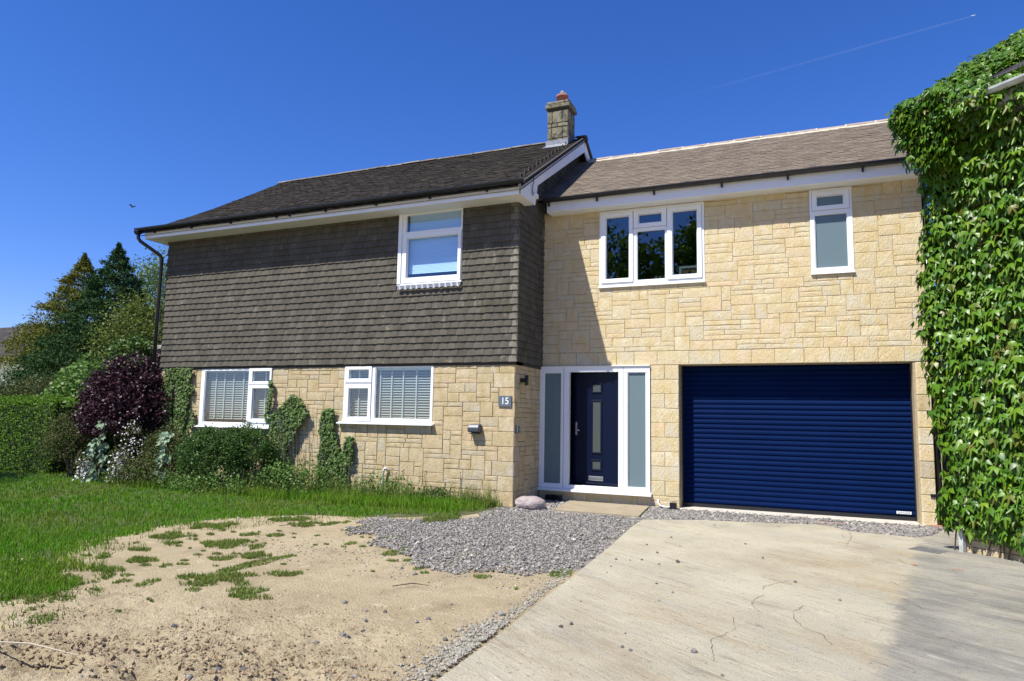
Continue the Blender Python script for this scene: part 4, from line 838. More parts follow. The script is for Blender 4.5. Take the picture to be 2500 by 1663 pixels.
# little things at the wall foot
mb = MB(); mb.tube([(-2.27,11.08,.14),(-2.26,11.06,.09),(-2.22,11.03,.05),(-2.12,11.0,.04),(-2.05,10.97,.05)], .014, 8); tag(mb.obj('white_hose', m_pipe, None, True), 'short white hose curving out of wall beside the garage', 'hose')
mb = MB(); mb.cbox(-2.06,-1.96,10.93,11.0,.02,.12,.005); mb.box(-1.97,-1.92,10.95,11.0,.01,.04); tag(mb.obj('drain_box', m_black), 'small black box at the foot of the pier beside the garage', 'box')
for i, (x, nm) in enumerate(((-4.06,'left'),(-3.92,'right'))):
    mb = MB(); panel(mb, x-.055, x+.06, .0, .115, [(x-.045, x+.05, .02, .105)], 10.98, 11.10); mb.box(x-.045,x+.05,11.05,11.09,.02,.105); tag(mb.obj('drain_gully', m_black, None, fix=False), f'black plastic drain gully below the left door pane, {nm} one of the pair', 'drain', 'black gullies under the door')
dg_ = empty('channel_drain', (.16,10.72,0), 'black slotted drain grate set in the slate chippings before the garage', 'drain')
mb = MB(); mb.box(0,.33,10.66,10.72,.0,.035); mb.obj('grate', M('grate_metal', (.12,.125,.13), rough=.5), dg_); 
for k in range(12): mb = MB(); mb.box(.012+k*.027,.024+k*.027,10.665,10.715,.035,.037); mb.obj('slot', m_black, dg_)
mb = MB(); mb.box(-.0,.33,10.60,10.655,0,.03); mb.obj('kerb_brick', M('kerb_brick', (.42,.27,.18), rough=.9), dg_)
mc = empty('manhole_cover', (1.1,8.92,.015), 'worn dark metal inspection cover let into the grey concrete', 'manhole cover')
mb = MB(); mb.prism([(.91,8.90),(1.03,9.13),(1.31,8.97),(1.18,8.71)], 2, .006, .019); mb.obj('plate', M('iron_plate', (.10,.10,.10), (.15,.15,.145), 20, .6, .5, 80), mc)
mb = MB(); mb.prism([(.895,8.90),(1.028,9.147),(1.325,8.975),(1.185,8.695)], 2, .0, .0165); mb.obj('rim', M('iron_rim', (.055,.055,.055), rough=.7), mc)

# ================================================================== IVY HOUSE (right)
NB = empty('neighbouring_house', (1.6,8.95,0), 'neighbouring stone house smothered in ivy at the right edge', 'house')
A = np.array([1.47,9.06]); d_ = np.array([.745,-.667]); nrm = np.array([-.667,-.745])
def B(s, n_, z): p = A+d_*s+nrm*n_; return (p[0], p[1], z)
def bquad(mb, s0, s1, n0, n1, z0, z1):
    V = [B(s, n_, z) for z in (z0, z1) for n_ in (n0, n1) for s in (s0, s1)]; mb.add(V, [(0,1,3,2),(4,6,7,5),(0,4,5,1),(2,3,7,6),(0,2,6,4),(1,5,7,3)])
mb = MB(); bquad(mb, .02, 5.5, -.3, 0, 0, 4.8); mb.obj('stone_wall', m_mortar, NB)
nbw = NB.children[0] if False else [o for o in bpy.data.objects if o.parent == NB][0]
for rc in pack(.02, 3.2, 0, 10, .0767, [], 41): 
    stone(rc, lambda x, y, z: B(x, .012-y, z), m_stone, nbw, .004)
mb = MB(); mb.add([B(-.3,.34,4.86), B(5.5,.34,4.86), B(5.5,-3.2,4.86+3.54*.62), B(-.3,-3.2,4.86+3.54*.62)], [(0,1,2,3)]); mb.add([B(-.3,.34,4.80), B(5.5,.34,4.80), B(5.5,-3.2,4.80+3.54*.62), B(-.3,-3.2,4.80+3.54*.62)], [(3,2,1,0)]); nbr = mb.obj('roof', m_roofd, NB, fix=False)
sl2 = math.atan(.62); Vd = (-nrm[0]*math.cos(sl2), -nrm[1]*math.cos(sl2), math.sin(sl2)); Nd = (nrm[0]*math.sin(sl2), nrm[1]*math.sin(sl2), math.cos(sl2))
Ob = np.array(B(0,.36,4.86))+.0*np.array(Nd)
V, F = field(Ob+.01*np.array(Nd), (d_[0],d_[1],0), Vd, Nd, lambda v: (-.3, 3.5), 34, .1, .165, .012, .02)
tag(ob('roof_tiles', mesh_np('roof_tiles', V, F, M('purple_slate', (.05,.046,.052), (.08,.072,.08), 6, .8, .5, 60, 'i', rv=.4)), nbr), kind='stuff')
mb = MB(); P = []
for s_ in (.02, 5.4):
    for k in range(9): a = math.pi+math.pi*k/8; P.append(B(s_, .42-.055*math.cos(a)*-1, 4.84+.055*math.sin(a)))
    for k in range(9): a = math.pi+math.pi*k/8; P.append(B(s_, .42-.048*math.cos(a)*-1, 4.84+.048*math.sin(a)))
F_ = []
for k in range(8): F_ += [(k,k+1,18+k+1,18+k),(9+k+1,9+k,27+k,27+k+1)]
F_ += [(0,9,27,18),(8,26,35,17)]
mb.add(P, F_); mb.obj('gutter', m_grey, NB, fix=False)
mb = MB(); bquad(mb, -.28, 5.4, .335, .355, 4.68, 4.86); bquad(mb, -.28, 5.4, .0, .335, 4.68, 4.69); mb.obj('fascia', m_grey, NB)
mb = MB(); bquad(mb, -.30, -.27, -.3, .345, 4.60, 4.86); mb.obj('box_end', M('cream_paint', (.55,.48,.36), rough=.6), NB)
mb = MB(); mb.tube([B(.02,.06,.0), B(.02,.06,4.6)], .034, 4); o = mb.obj('white_downpipe', m_grey, NB)
# ---- leaf helpers
LV = np.array([(0,0,0),(-.36,.04,-.05),(-.50,.62,-.16),(-.20,.44,-.01),(0,1.05,-.16),(.20,.44,-.01),(.50,.62,-.16),(.36,.04,-.05),(0,.34,.09)])
LFc = np.array([(8,0,1),(8,1,2),(8,2,3),(8,3,4),(8,4,5),(8,5,6),(8,6,7),(8,7,0)])
def frame(tip, nor):
    tip = tip/np.linalg.norm(tip, axis=1, keepdims=True); x = np.cross(tip, nor); x /= np.linalg.norm(x, axis=1, keepdims=True)+1e-9; z = np.cross(x, tip); return x, tip, z
def leafmesh(name, P, tip, nor, size, mat, base=LV, faces=LFc, width=1., smooth=False):
    x, y, z = frame(tip, nor); n = len(P); k = len(base); b = base*np.array([width,1,1])
    jit = 1+rng.uniform(-.12,.12,(n,k,1)); bb = b[None]*jit
    V = P[:,None,:]+size[:,None,None]*(bb[...,0:1]*x[:,None]+bb[...,1:2]*y[:,None]+bb[...,2:3]*z[:,None])
    return mesh_np(name, V.reshape(-1,3), (faces[None]+(np.arange(n)*k)[:,None,None]).reshape(-1,faces.shape[1]), mat, smooth)
QV = np.array([(0,0,0),(-.32,.5,-.04),(0,1,-.1),(.32,.5,-.04)]); QF = np.array([(0,1,2),(0,2,3)])
def rdir(n): v = rng.normal(size=(n,3)); return v/np.linalg.norm(v, axis=1, keepdims=True)
# ---- boston ivy on that house
n = 13000
s = rng.uniform(-.34, 3.3, n); z = rng.uniform(.1, 4.95, n)
lef_f = lambda z: -.235+.06*(fbm(z*1.7, z*0, 3, 21)-.45)*4-.10*np.clip((z-4.1)/.5, 0, 1)+.10*np.exp(-((z-.9)/.4)**2)
lef = lef_f(z)
bot = .24+.22*(fbm(s*2.2, s*0+3, 3, 22)-.45)*2.4+.16*np.clip((s-.5)/.8, 0, 1)
keep = (s > lef) & (z > bot); s, z = s[keep], z[keep]
bulge = .10+.20*fbm(s*1.6, z*1.6, 3, 23)*np.clip((z-bot[keep])/.3, .2, 1)+.20*np.clip((z-4.35)/.35, 0, 1)
dep = bulge-.13*rng.random(len(s))
P = np.stack([A[0]+d_[0]*s+nrm[0]*dep, A[1]+d_[1]*s+nrm[1]*dep, z], -1)
n3 = np.array([nrm[0], nrm[1], 0]); d3 = np.array([d_[0], d_[1], 0])
edge = np.clip((lef[keep]+.18-s)/.18, 0, 1)[:,None]
tip = np.array([0,0,-1.])+n3*.45+rng.normal(0,.28,(len(s),3)); nor = n3*.7+np.array([0,0,.62])-d3*edge*.8+rng.normal(0,.25,(len(s),3))
size = (.055+.085*rng.random(len(s))**.9)*(1+.25*(rng.random(len(s)) < .12))
# roof band and corner cascade
m_ = 5200; t_ = rng.uniform(-.12, 3.6, m_); c_ = -.24+rng.random(m_)**1.2*(.75+.25*np.sin(t_*5))
wd = .72+.22*(fbm(t_*2, t_*0, 3, 31)-.45)*3; ok = (c_ < wd-.24+.1); t_, c_ = t_[ok], c_[ok]
nb_ = .36-t_*math.cos(sl2); zb_ = 4.86+t_*math.sin(sl2)+.05+.16*rng.random(len(t_))*fbm(t_*3, c_*3, 3, 33)*2+.1*np.exp(-((c_+.1)/.25)**2)
P2 = np.stack([A[0]+d_[0]*c_+nrm[0]*nb_, A[1]+d_[1]*c_+nrm[1]*nb_, zb_], -1)
tip2 = -np.array(Vd)*.8+np.array([0,0,-.3])-d3*.3+rng.normal(0,.4,(len(t_),3)); nor2 = np.array(Nd)+rng.normal(0,.3,(len(t_),3))
m3 = 1500; cs_ = rng.uniform(-.30,.35,m3); cz = rng.uniform(4.25,5.05,m3); cn = .18+.30*rng.random(m3)+.1*np.clip((cz-4.5)/.4,0,1)
P3 = np.stack([A[0]+d_[0]*cs_+nrm[0]*cn, A[1]+d_[1]*cs_+nrm[1]*cn, cz], -1); keep3 = (cs_ > -.28+.22*np.clip((4.75-cz)/.5,0,1)+.06*rng.random(m3)); P3 = P3[keep3]
tip3 = np.array([0,0,-1.])-d3*.3+n3*.3+rng.normal(0,.35,(len(P3),3)); nor3 = n3*.6-d3*.4+np.array([0,0,.5])+rng.normal(0,.3,(len(P3),3))
m4 = 900; s4 = rng.uniform(.1,2.4,m4); P4 = np.stack([A[0]+d_[0]*s4+nrm[0]*.33, A[1]+d_[1]*s4+nrm[1]*.33, 4.90+.05*rng.random(m4)], -1)-np.outer(rng.random(m4)*.35*fbm(s4*2,s4*0,2,5)*1.6, np.array([nrm[0],nrm[1],-.62]))
tip4 = n3*.7+rng.normal(0,.5,(m4,3)); nor4 = np.array(Nd)+rng.normal(0,.35,(m4,3))
m6 = 900; s6 = rng.uniform(-.25,.78,m6); P6 = np.stack([A[0]+d_[0]*s6+nrm[0]*(.40+.10*rng.random(m6)), A[1]+d_[1]*s6+nrm[1]*(.40+.10*rng.random(m6)), 4.72+.22*rng.random(m6)], -1); P6 = P6[s6 < .45+.35*rng.random(m6)]
tip6 = np.array([0,0,-1.])+n3*.5+rng.normal(0,.35,(len(P6),3)); nor6 = n3*.7+np.array([0,0,.6])+rng.normal(0,.3,(len(P6),3))
m5 = 5600; s5 = rng.uniform(-.36,.25,m5); z5 = rng.uniform(.3,4.9,m5); k5 = s5 > lef_f(z5)+.05; s5, z5 = s5[k5], z5[k5]; c5 = rng.uniform(-.25,.12,len(s5))
P5 = np.stack([A[0]+d_[0]*s5+nrm[0]*c5, A[1]+d_[1]*s5+nrm[1]*c5, z5], -1); tip5 = np.array([0,0,-1.])+rng.normal(0,.45,(len(s5),3)); nor5 = -d3+rng.normal(0,.5,(len(s5),3))
IV = empty('wall_ivy', (1.5,8.9,0), 'dense glossy green three-lobed ivy covering the neighbouring wall and roof edge', 'ivy')
allP = np.concatenate([P,P2,P3,P4,P5,P6]); allT = np.concatenate([tip,tip2,tip3,tip4,tip5,tip6]); allN = np.concatenate([nor,nor2,nor3,nor4,nor5,nor6]); allS = np.concatenate([size, rng.uniform(.05,.09,len(P2)), rng.uniform(.06,.11,len(P3)), rng.uniform(.035,.065,len(P4)), rng.uniform(.07,.13,len(P5)), rng.uniform(.05,.10,len(P6))])
depn = np.concatenate([bulge-dep, np.full(len(P2)+len(P3)+len(P4)+len(P5)+len(P6), 9)])
fwn = np.array(fw); rel = allP-np.array(CAM); app = allS/(rel@fwn); sx_ = (rel@np.array(r2))/(rel@fwn)*1692+1250; sy_ = 831-(rel@np.array(u2))/(rel@fwn)*1692
score = np.where((depn < .03) & (sx_ < 2490) & (sy_ > 20), app, 0); near300 = np.argsort(-score)[:300]; mask = np.ones(len(allP), bool); mask[near300] = False
ob_ = ob('leaves', leafmesh('leaves', allP[mask], allT[mask], allN[mask], allS[mask], m_ivyR, smooth=True), IV); tag(ob_, kind='stuff')
lm = mesh('leaf', LV, LFc, m_ivyRo, True)
fx, fy, fz = frame(allT[near300], allN[near300])
for k, i in enumerate(near300):
    mt = Matrix(((fx[k][0],fy[k][0],fz[k][0]),(fx[k][1],fy[k][1],fz[k][1]),(fx[k][2],fy[k][2],fz[k][2]))).to_4x4()
    o = bpy.data.objects.new('leaf', lm); o.matrix_basis = Matrix.Translation(Vector(allP[i]))@mt@Matrix.Scale(float(allS[i]), 4); link(o, IV)
mb = MB()
for k in range(26):
    s0 = random.uniform(0, 3); zz = .0; P_ = []
    for j in range(9): P_.append(B(s0+random.gauss(0,.08)+j*.05*random.uniform(-1,1), .04, zz)); zz += .55
    mb.tube(P_, .008, 4)
mb.obj('stems', m_stem, IV)

# ================================================================== PLANTS
def clump_pts(c, rad, ncl, per, spread, top_bias=.2, seed=0, inner=.45):
    c = np.array(c, float); rad = np.array(rad, float); d = rdir(ncl); d[:,2] = np.where(d[:,2] < -.35, -d[:,2], d[:,2]); rr = rng.uniform(inner,1,ncl)**.5
    lump = 1+.28*(fbm(d[:,0]*2.2+seed, d[:,1]*2.2+d[:,2]*1.7, 3, seed)-.45)*2
    C = c+d*rad*(rr*lump)[:,None]; C[:,2] = np.maximum(C[:,2], .04)
    P = np.repeat(C, per, 0)+rng.normal(0, 1, (ncl*per,3))*spread; out = np.repeat(d, per, 0)
    return P, out
def foliage(name, P, out, size, mat, parent, droop=.2, width=1., kind='stuff', base=QV, faces=QF, tipup=.3):
    P = P.copy(); P[:,2] = np.maximum(P[:,2], .02); n = len(P)
    tip = out*.6+rdir(n)*.8+np.array([0,0,tipup-droop]); nor = out*.5+np.array([0,0,.55])+rdir(n)*.75
    s_ = size*rng.uniform(.6,1.3,n); return tag(ob(name, leafmesh(name, P, tip, nor, s_, mat, base, faces, width), parent), kind=kind)
def trunk(pts, radii, parent, name='trunk', mat=m_bark, limbs=0, reach=1., up_=.6):
    mb = MB(); mb.tube(pts, radii, 9)
    for k in range(limbs):
        t0 = random.uniform(.35,.95); i = min(int(t0*(len(pts)-1)), len(pts)-2); p = Vector(pts[i]).lerp(Vector(pts[i+1]), t0*(len(pts)-1)-i); a = random.uniform(0,6.28); L_ = reach*random.uniform(.5,1)
        q_ = p+Vector((math.cos(a)*L_*.5, math.sin(a)*L_*.5, L_*up_*.5)); q2 = p+Vector((math.cos(a+.3)*L_, math.sin(a+.3)*L_, L_*up_*1.1)); r0 = radii[i]*.45
        mb.tube([p,q_,q2], [r0,r0*.6,r0*.2], 6)
    return mb.obj(name, mat, parent, True)
def bush(name, label, cat, c, rad, ncl, per, spread, size, mat, seed, group=None, base=QV, faces=QF, width=1., inner=.45, stems=7, extra=None):
    e = empty(name, (c[0], c[1], 0), label, cat, group); P, out = clump_pts(c, rad, ncl, per, spread, seed=seed, inner=inner)
    if extra is not None:
        for (c2_, r2_, n2_) in extra: P_, o_ = clump_pts(c2_, r2_, n2_, per, spread, seed=seed+1, inner=inner); P = np.concatenate([P,P_]); out = np.concatenate([out,o_])
    foliage('foliage', P, out, size, mat, e, base=base, faces=faces, width=width)
    mb = MB()
    for k in range(stems):
        a = random.uniform(0,6.28); q_ = Vector((c[0]+math.cos(a)*rad[0]*.6, c[1]+math.sin(a)*rad[1]*.6, c[2]+rad[2]*.3)); mb.tube([(c[0]+random.gauss(0,.08), c[1]+random.gauss(0,.06), 0), ((c[0]+q_.x)/2, (c[1]+q_.y)/2, q_.z*.55), q_], [.022,.016,.006], 5)
    mb.obj('stems', m_stem, e); return e
def conifer(name, label, base, H, R, mat, seed, lev, size, droop, per=26, group=None, dens=1.):
    e = empty(name, (*base, 0), label, 'tree', group); P = []; O_ = []
    for k in range(lev):
        t_ = (k+random.random())/lev; zc_ = H*(.04+.94*t_); rmax = R*(1-t_)+.03; nb = max(1, int(dens*(1+27*(1-t_))))
        for j in range(nb):
            a = random.uniform(0, 6.283); rr = rmax*random.uniform(.55,1.08); L_ = random.uniform(.14,.3)*(1.3-t_*.5)
            cc = np.array([base[0]+math.cos(a)*rr, base[1]+math.sin(a)*rr, zc_-droop*rr*.25]); sp = np.array([.20,.20,.085])*(1.25-t_*.95)
            P.append(cc+rng.normal(0,1,(per,3))*sp); O_.append(np.tile(np.array([math.cos(a), math.sin(a), -.2]), (per,1)))
    tt = rng.random(18000)**1.4; aa = rng.uniform(0,6.28,len(tt)); rr = R*(1-tt)*.95*rng.random(len(tt))**.4; P.append(np.stack([base[0]+np.cos(aa)*rr, base[1]+np.sin(aa)*rr, H*tt], -1)); O_.append(rdir(len(tt)))
    foliage('foliage', np.concatenate(P), np.concatenate(O_), size, mat, e, droop=.45, width=.7); trunk([(base[0],base[1],0),(base[0],base[1],H*.5),(base[0]+.05,base[1],H*.93)], [.16,.1,.02], e, limbs=8, reach=R*.25, up_=.1); return e
def broadleaf(name, label, base, H, rad, mat, seed, ncl, per, size, group=None, crowns=None):
    e = empty(name, (*base, 0), label, 'tree', group); cz = H-rad[2]; P, out = clump_pts((base[0],base[1],cz), rad, ncl, per, (.22,.22,.16), seed=seed, inner=.25)
    foliage('foliage', P, out, size, mat, e, width=1.1); trunk([(base[0],base[1],0),(base[0]+.1,base[1],H*.35),(base[0]-.1,base[1]+.1,H*.8)], [.22,.15,.04], e, limbs=12, reach=max(rad[0],1)*.8); return e
conifer('golden_conifer', 'tall golden-green conifer left of the dark one, behind the garden', (-25.2,17.2), 7.25, 4.2, m_gold, 1, 46, .09, .5, 70, dens=2.3)
conifer('dark_conifer', 'tall dark green conifer between the golden conifer and yellow-green tree', (-22.0,16.2), 7.15, 3.9, m_dark, 2, 44, .09, .2, 64, dens=2.2)
broadleaf('broadleaf_tree', 'rounded yellow-green tree just left of the house corner', (-19.2,15.6), 4.9, (1.9,1.7,2.1), m_yel, 3, 420, 44, .085)
broadleaf('tall_broadleaf_tree', 'airy light green tree showing above the yellow-green one by the downpipe', (-24.6,20.2), 7.9, (2.2,2.0,2.4), m_lgt, 4, 260, 34, .11)
broadleaf('garden_tree', 'leafy tree just beyond the left edge, shading the hedge and lawn', (-17.0,5.9), 4.8, (1.9,1.4,1.5), m_hedge, 8, 260, 30, .11)
# trees across the road (seen only as reflections in the upper windows)
for i, (bx, by, H_, R_x) in enumerate(((-8.5,-13,11,3.4),(-4.2,-14.5,12.5,3.2),(-14,-15,10,3.4),(1.5,-16,9,3.0))):
    broadleaf('roadside_tree', 'broad green tree across the road, mirrored in the upstairs panes', (bx,by), H_, (R_x,R_x,H_*.38), m_hedge, 10+i, 240, 26, .28, 'trees across the road')
# far neighbour
FH = empty('distant_house', (-42,27,0), 'distant house with brown tiled roof at the left edge', 'house')
mb = MB(); mb.box(-52,-37.5,26,34,0,4.0); mb.obj('wall', M('far_wall', (.42,.44,.44), rough=.9), FH)
V, F = field((0,25.4,3.85), (1,0,0), (0,.74,.672), (0,-.672,.74), lambda v: (-52.5,-37), 42, .1, .33, .02, .03)
mb = MB(); mb.add([(-52.5,25.4,3.84),(-37,25.4,3.84),(-37,28.5,6.65),(-52.5,28.5,6.65),(-52.5,31.6,3.84),(-37,31.6,3.84)], [(0,1,2,3),(3,2,5,4)]); fr = mb.obj('roof', m_roofd, FH, fix=False)
tag(ob('roof_tiles', mesh_np('roof_tiles', V, F, M('far_roof_tile', (0.03,0.026,0.02496), (0.0425,0.037,0.03536), 1, .95, rnd='i', rv=.3)), fr), kind='stuff')
mb = MB(); mb.box(-50,-47,25.9,25.99,1.2,3.2); mb.box(-44,-41,25.9,25.99,1.2,3.2); wf_ = mb.obj('window', m_white, FH); mb = MB(); mb.box(-49.8,-47.2,25.88,25.899,1.4,3.0); mb.box(-43.8,-41.2,25.88,25.899,1.4,3.0); mb.obj('pane', m_glassx, wf_)
mb = MB(); mb.box(-52.5,-37,25.3,25.4,3.70,3.84); mb.obj('gutter', m_grey, FH)
# garden outbuilding wall behind the purple bush
GW = empty('garden_wall', (-15,13,0), 'grey stone garden wall with pale coping behind the purple bush', 'wall')
mb = MB(); mb.box(-17.0,-12.3,13.0,13.3,0,3.0); mb.obj('masonry', M('grey_masonry', (.24,.225,.20), (.18,.165,.14), 7, .95, .6, 40), GW); mb = MB(); mb.cbox(-17.05,-12.3,12.95,13.35,3.0,3.1,.01); mb.obj('coping', M('coping', (.36,.34,.30), (.25,.235,.20), 9, .9, .5, 40), GW)
# hedges and shrubs
HG = empty('clipped_hedge', (-16.4,10.3,0), 'clipped bright green garden hedge at the left edge of the lawn', 'hedge')
n = 26000; P = np.stack([rng.uniform(-22,-14.75,n), rng.uniform(9.55,12.2,n), rng.uniform(.03,1.62,n)], -1); fz_ = rng.random(n)
P[:,1] = np.where(fz_ < .6, 9.6+.14*rng.random(n)+.12*fbm(P[:,0]*2,P[:,2]*2,3,61), P[:,1]); P[:,2] = np.where(fz_ > .68, 1.50+.13*fbm(P[:,0]*2,P[:,1]*2,3,62)+.05*rng.random(n), P[:,2]); P[:,0] = np.where((fz_ > .6) & (fz_ < .68), -14.9+.12*rng.random(n), P[:,0])
P = P+rng.normal(0,.03,P.shape); out = np.where((fz_ < .6)[:,None], np.array([0,-1,.2]), np.array([0,0,1.])); foliage('foliage', P, out, .045, m_hedge, HG)
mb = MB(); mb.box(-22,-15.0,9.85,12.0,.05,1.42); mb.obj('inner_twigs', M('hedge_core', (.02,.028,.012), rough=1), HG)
bush('low_hedge', 'dull olive hedge behind the clipped hedge at far left', 'hedge', (-20.5,13.2,1.2), (3.2,.7,1.0), 260, 34, (.12,.12,.1), .07, m_mix, 31)
bush('white_blossom_shrub', 'white blossoming shrub before the distant house', 'shrub', (-25.4,14.6,1.5), (2.6,1.2,1.25), 150, 34, (.16,.16,.13), .10, m_wbl, 32)
bush('leafy_green_shrub', 'bright leafy shrub between clipped hedge and purple bush', 'shrub', (-16.2,12.0,1.3), (2.3,1.0,1.3), 420, 34, (.12,.12,.10), .10, m_brt, 33, width=1.5)
bush('purple_bush', 'big dark purple-leaved bush beside the black downpipe', 'bush', (-12.75,9.95,1.25), (1.15,.75,1.12), 800, 40, (.07,.07,.06), .045, m_purp, 34, width=1.7, extra=[((-12.35,10.4,2.05),(.55,.5,.55),140)], inner=.15)
bush('brownish_shrub', 'small brownish-green shrub at the left foot of the purple bush', 'shrub', (-13.9,9.6,.6), (.7,.5,.66), 380, 34, (.05,.05,.05), .036, m_mix, 35)
bush('box_bush', 'rounded dark green bush under the left ground floor window', 'bush', (-9.75,9.35,.55), (.85,.45,.52), 950, 40, (.045,.045,.04), .034, m_box, 36, inner=.3, extra=[((-9.15,9.5,.6),(.55,.35,.55),350)])
bush('dead_brown_shrub', 'dull brownish shrub between wall ivy and the round green bush', 'shrub', (-11.1,9.55,.5), (.6,.3,.55), 300, 30, (.06,.05,.05), .036, m_mix, 37)
bush('undergrowth_left', 'low olive undergrowth right of the white flowers', 'plant', (-11.2,9.15,.14), (.85,.35,.32), 170, 20, (.09,.07,.08), .042, m_mix, 38)
bush('undergrowth_middle', 'low green weeds in front of the round green bush', 'plant', (-9.6,9.0,.08), (1.1,.3,.22), 150, 16, (.09,.07,.07), .04, m_brt, 39)
bush('leafy_weed_patch', 'broad-leaved green weeds between bush and ivy column', 'plant', (-8.15,9.45,.15), (.75,.35,.34), 150, 16, (.09,.07,.09), .045, m_brt, 40)
bush('weed_patch_by_pipe', 'low leafy weeds at the foot of the white waste pipe', 'plant', (-6.5,9.7,.08), (.6,.22,.26), 75, 14, (.08,.06,.08), .042, m_brt, 41)
bush('weed_patch_right', 'small dark weeds against the wall near the stone corner', 'plant', (-5.55,9.75,.08), (.35,.15,.14), 50, 20, (.05,.04,.03), .035, m_box, 42)
bush('coping_ivy', 'ivy spilling over the left end of the garden wall', 'ivy', (-16.6,12.85,2.75), (.8,.35,.5), 110, 22, (.09,.07,.08), .09, m_ivyS, 43, stems=2)
# wall ivies
def wallivy(name, label, n, fn, size, mat, y=9.985, stemx=()):
    x, z = fn(n); dep_ = .015+.05*rng.random(len(x))+.03*fbm(x*6, z*6, 2, 71); P = np.stack([x, y-dep_, z], -1)
    e = empty(name, (float(x.mean()), y, 0), label, 'ivy'); tip_ = np.array([0,-.35,-1.])+rng.normal(0,.45,P.shape); nor_ = np.array([0,-.8,.5])+rng.normal(0,.4,P.shape)
    tag(ob('leaves', leafmesh('leaves', P, tip_, nor_, size*rng.uniform(.6,1.3,len(x)), mat), e), kind='stuff')
    mb = MB()
    for sx0, ztop in stemx: mb.tube([(sx0+random.gauss(0,.02), y-.012, t_*ztop) for t_ in np.linspace(0,1,8)], .007, 5)
    mb.obj('stems', m_stem, e)
def f1(n):
    x = rng.uniform(-12.07,-10.95,n); z = rng.uniform(.55,2.23,n); k = (fbm(x*7,z*1.4,3,72) > .36) & (x < -11.07+.1*(fbm(z*4,z*0,2,3)-.5)*3+.12*(z < 1.6)) & ~((np.abs(x+11.55) < .05) & (z > 1.25) & (z < 2.0)); return x[k], z[k]
wallivy('ivy_under_tiles', 'mottled ivy covering stone left of the left window', 6500, f1, .052, m_ivyS, stemx=[(-11.5,2.2),(-11.3,2.2),(-11.8,2.2)])
def f2(n):
    x = rng.uniform(-9.3,-8.2,n); z = rng.uniform(.4,1.72,n); cx = np.interp(z,[.4,.8,1.1,1.4,1.7],[-8.85,-8.78,-8.72,-8.6,-8.55]); wd = np.interp(z,[.4,.8,1.1,1.35,1.5,1.72],[.16,.2,.3,.42,.26,.03]); k = np.abs(x-cx) < wd*(.8+.5*fbm(x*5,z*5,3,73)); return x[k], z[k]
wallivy('ivy_right_of_left_window', 'bushy ivy climbing the wall right of the left window', 6000, f2, .055, m_ivyS, 9.95, [(-8.75,1.5)])
def f2b(n): z = rng.uniform(1.2,1.98,n); x = -9.13+.035*np.sin(z*8)+rng.normal(0,.022,n); return x, z
wallivy('ivy_tendril', 'thin ivy tendril up the right jamb of the left window', 240, f2b, .05, m_ivyS, 9.97, [(-9.13,1.9)])
def f3(n):
    x = rng.uniform(-8.2,-7.1,n); z = rng.uniform(.1,1.48,n); cx = np.interp(z,[.1,.5,.8,1.1,1.45],[-7.68,-7.66,-7.72,-7.82,-7.80]); wd = np.interp(z,[.1,.45,.7,.85,1.1,1.48],[.34,.30,.26,.17,.15,.12]); k = (np.abs(x-cx) < wd*(.8+.45*fbm(x*6,z*6,3,74))); 
    x2 = rng.uniform(-7.5,-7.25,n//9); z2 = rng.uniform(.55,1.0,n//9); return np.concatenate([x[k],x2[np.abs(x2+7.3-.12*(z2-1.0)) < .09]]), np.concatenate([z[k],z2[np.abs(x2+7.3-.12*(z2-1.0)) < .09]])
wallivy('ivy_column', 'narrow column of dark ivy between the two ground floor windows', 6500, f3, .055, m_ivyS, 9.98, [(-7.75,1.4),(-7.7,1.2)])
# flowers
def flowers(name, label, c, rad, nf, mat, hstem, nleaf=900, fsize=.03, lmat=m_mix):
    e = empty(name, (c[0],c[1],0), label, 'flowers'); P, o_ = clump_pts(c, rad, max(nleaf//20, 5), 20, (.06,.05,.05), seed=5); foliage('foliage', P, o_, .035, lmat, e)
    q_ = np.array(c)+rng.normal(0,.42,(nf,3))*np.array(rad); q_[:,2] = np.abs(q_[:,2])+hstem*0; V = []; F_ = []
    HB = np.array([(0,0,0)]+[(math.cos(a)*(1 if k % 2 else .45), math.sin(a)*(1 if k % 2 else .45), 0) for k, a in enumerate(np.linspace(0,2*math.pi,10,endpoint=False))]); HF = np.array([(0,1+k,1+(k+1) % 10) for k in range(10)])
    nn = np.array([0,-.8,.5])+rng.normal(0,.35,(nf,3)); tt = rdir(nf); tag(ob('blossoms', leafmesh('blossoms', q_, tt, nn, fsize*rng.uniform(.7,1.2,nf), mat, HB[:, [0,1,2]], HF), e), kind='stuff')
    return e
flowers('white_flower_clump', 'dense clump of white flowers at the lawn edge by the purple bush', (-11.95,9.18,.28), (.24,.16,.38), 330, m_wht, 0)
flowers('left_white_flower_clump', 'smaller clump of white flowers left of the pale-leaved plant', (-12.72,9.05,.22), (.20,.14,.34), 150, m_wht, 0)
flowers('sparse_white_flowers', 'sparse tall white flower sprays in front of the purple bush', (-11.85,9.3,.75), (.42,.12,.5), 130, m_wht, 0, 300, .02)
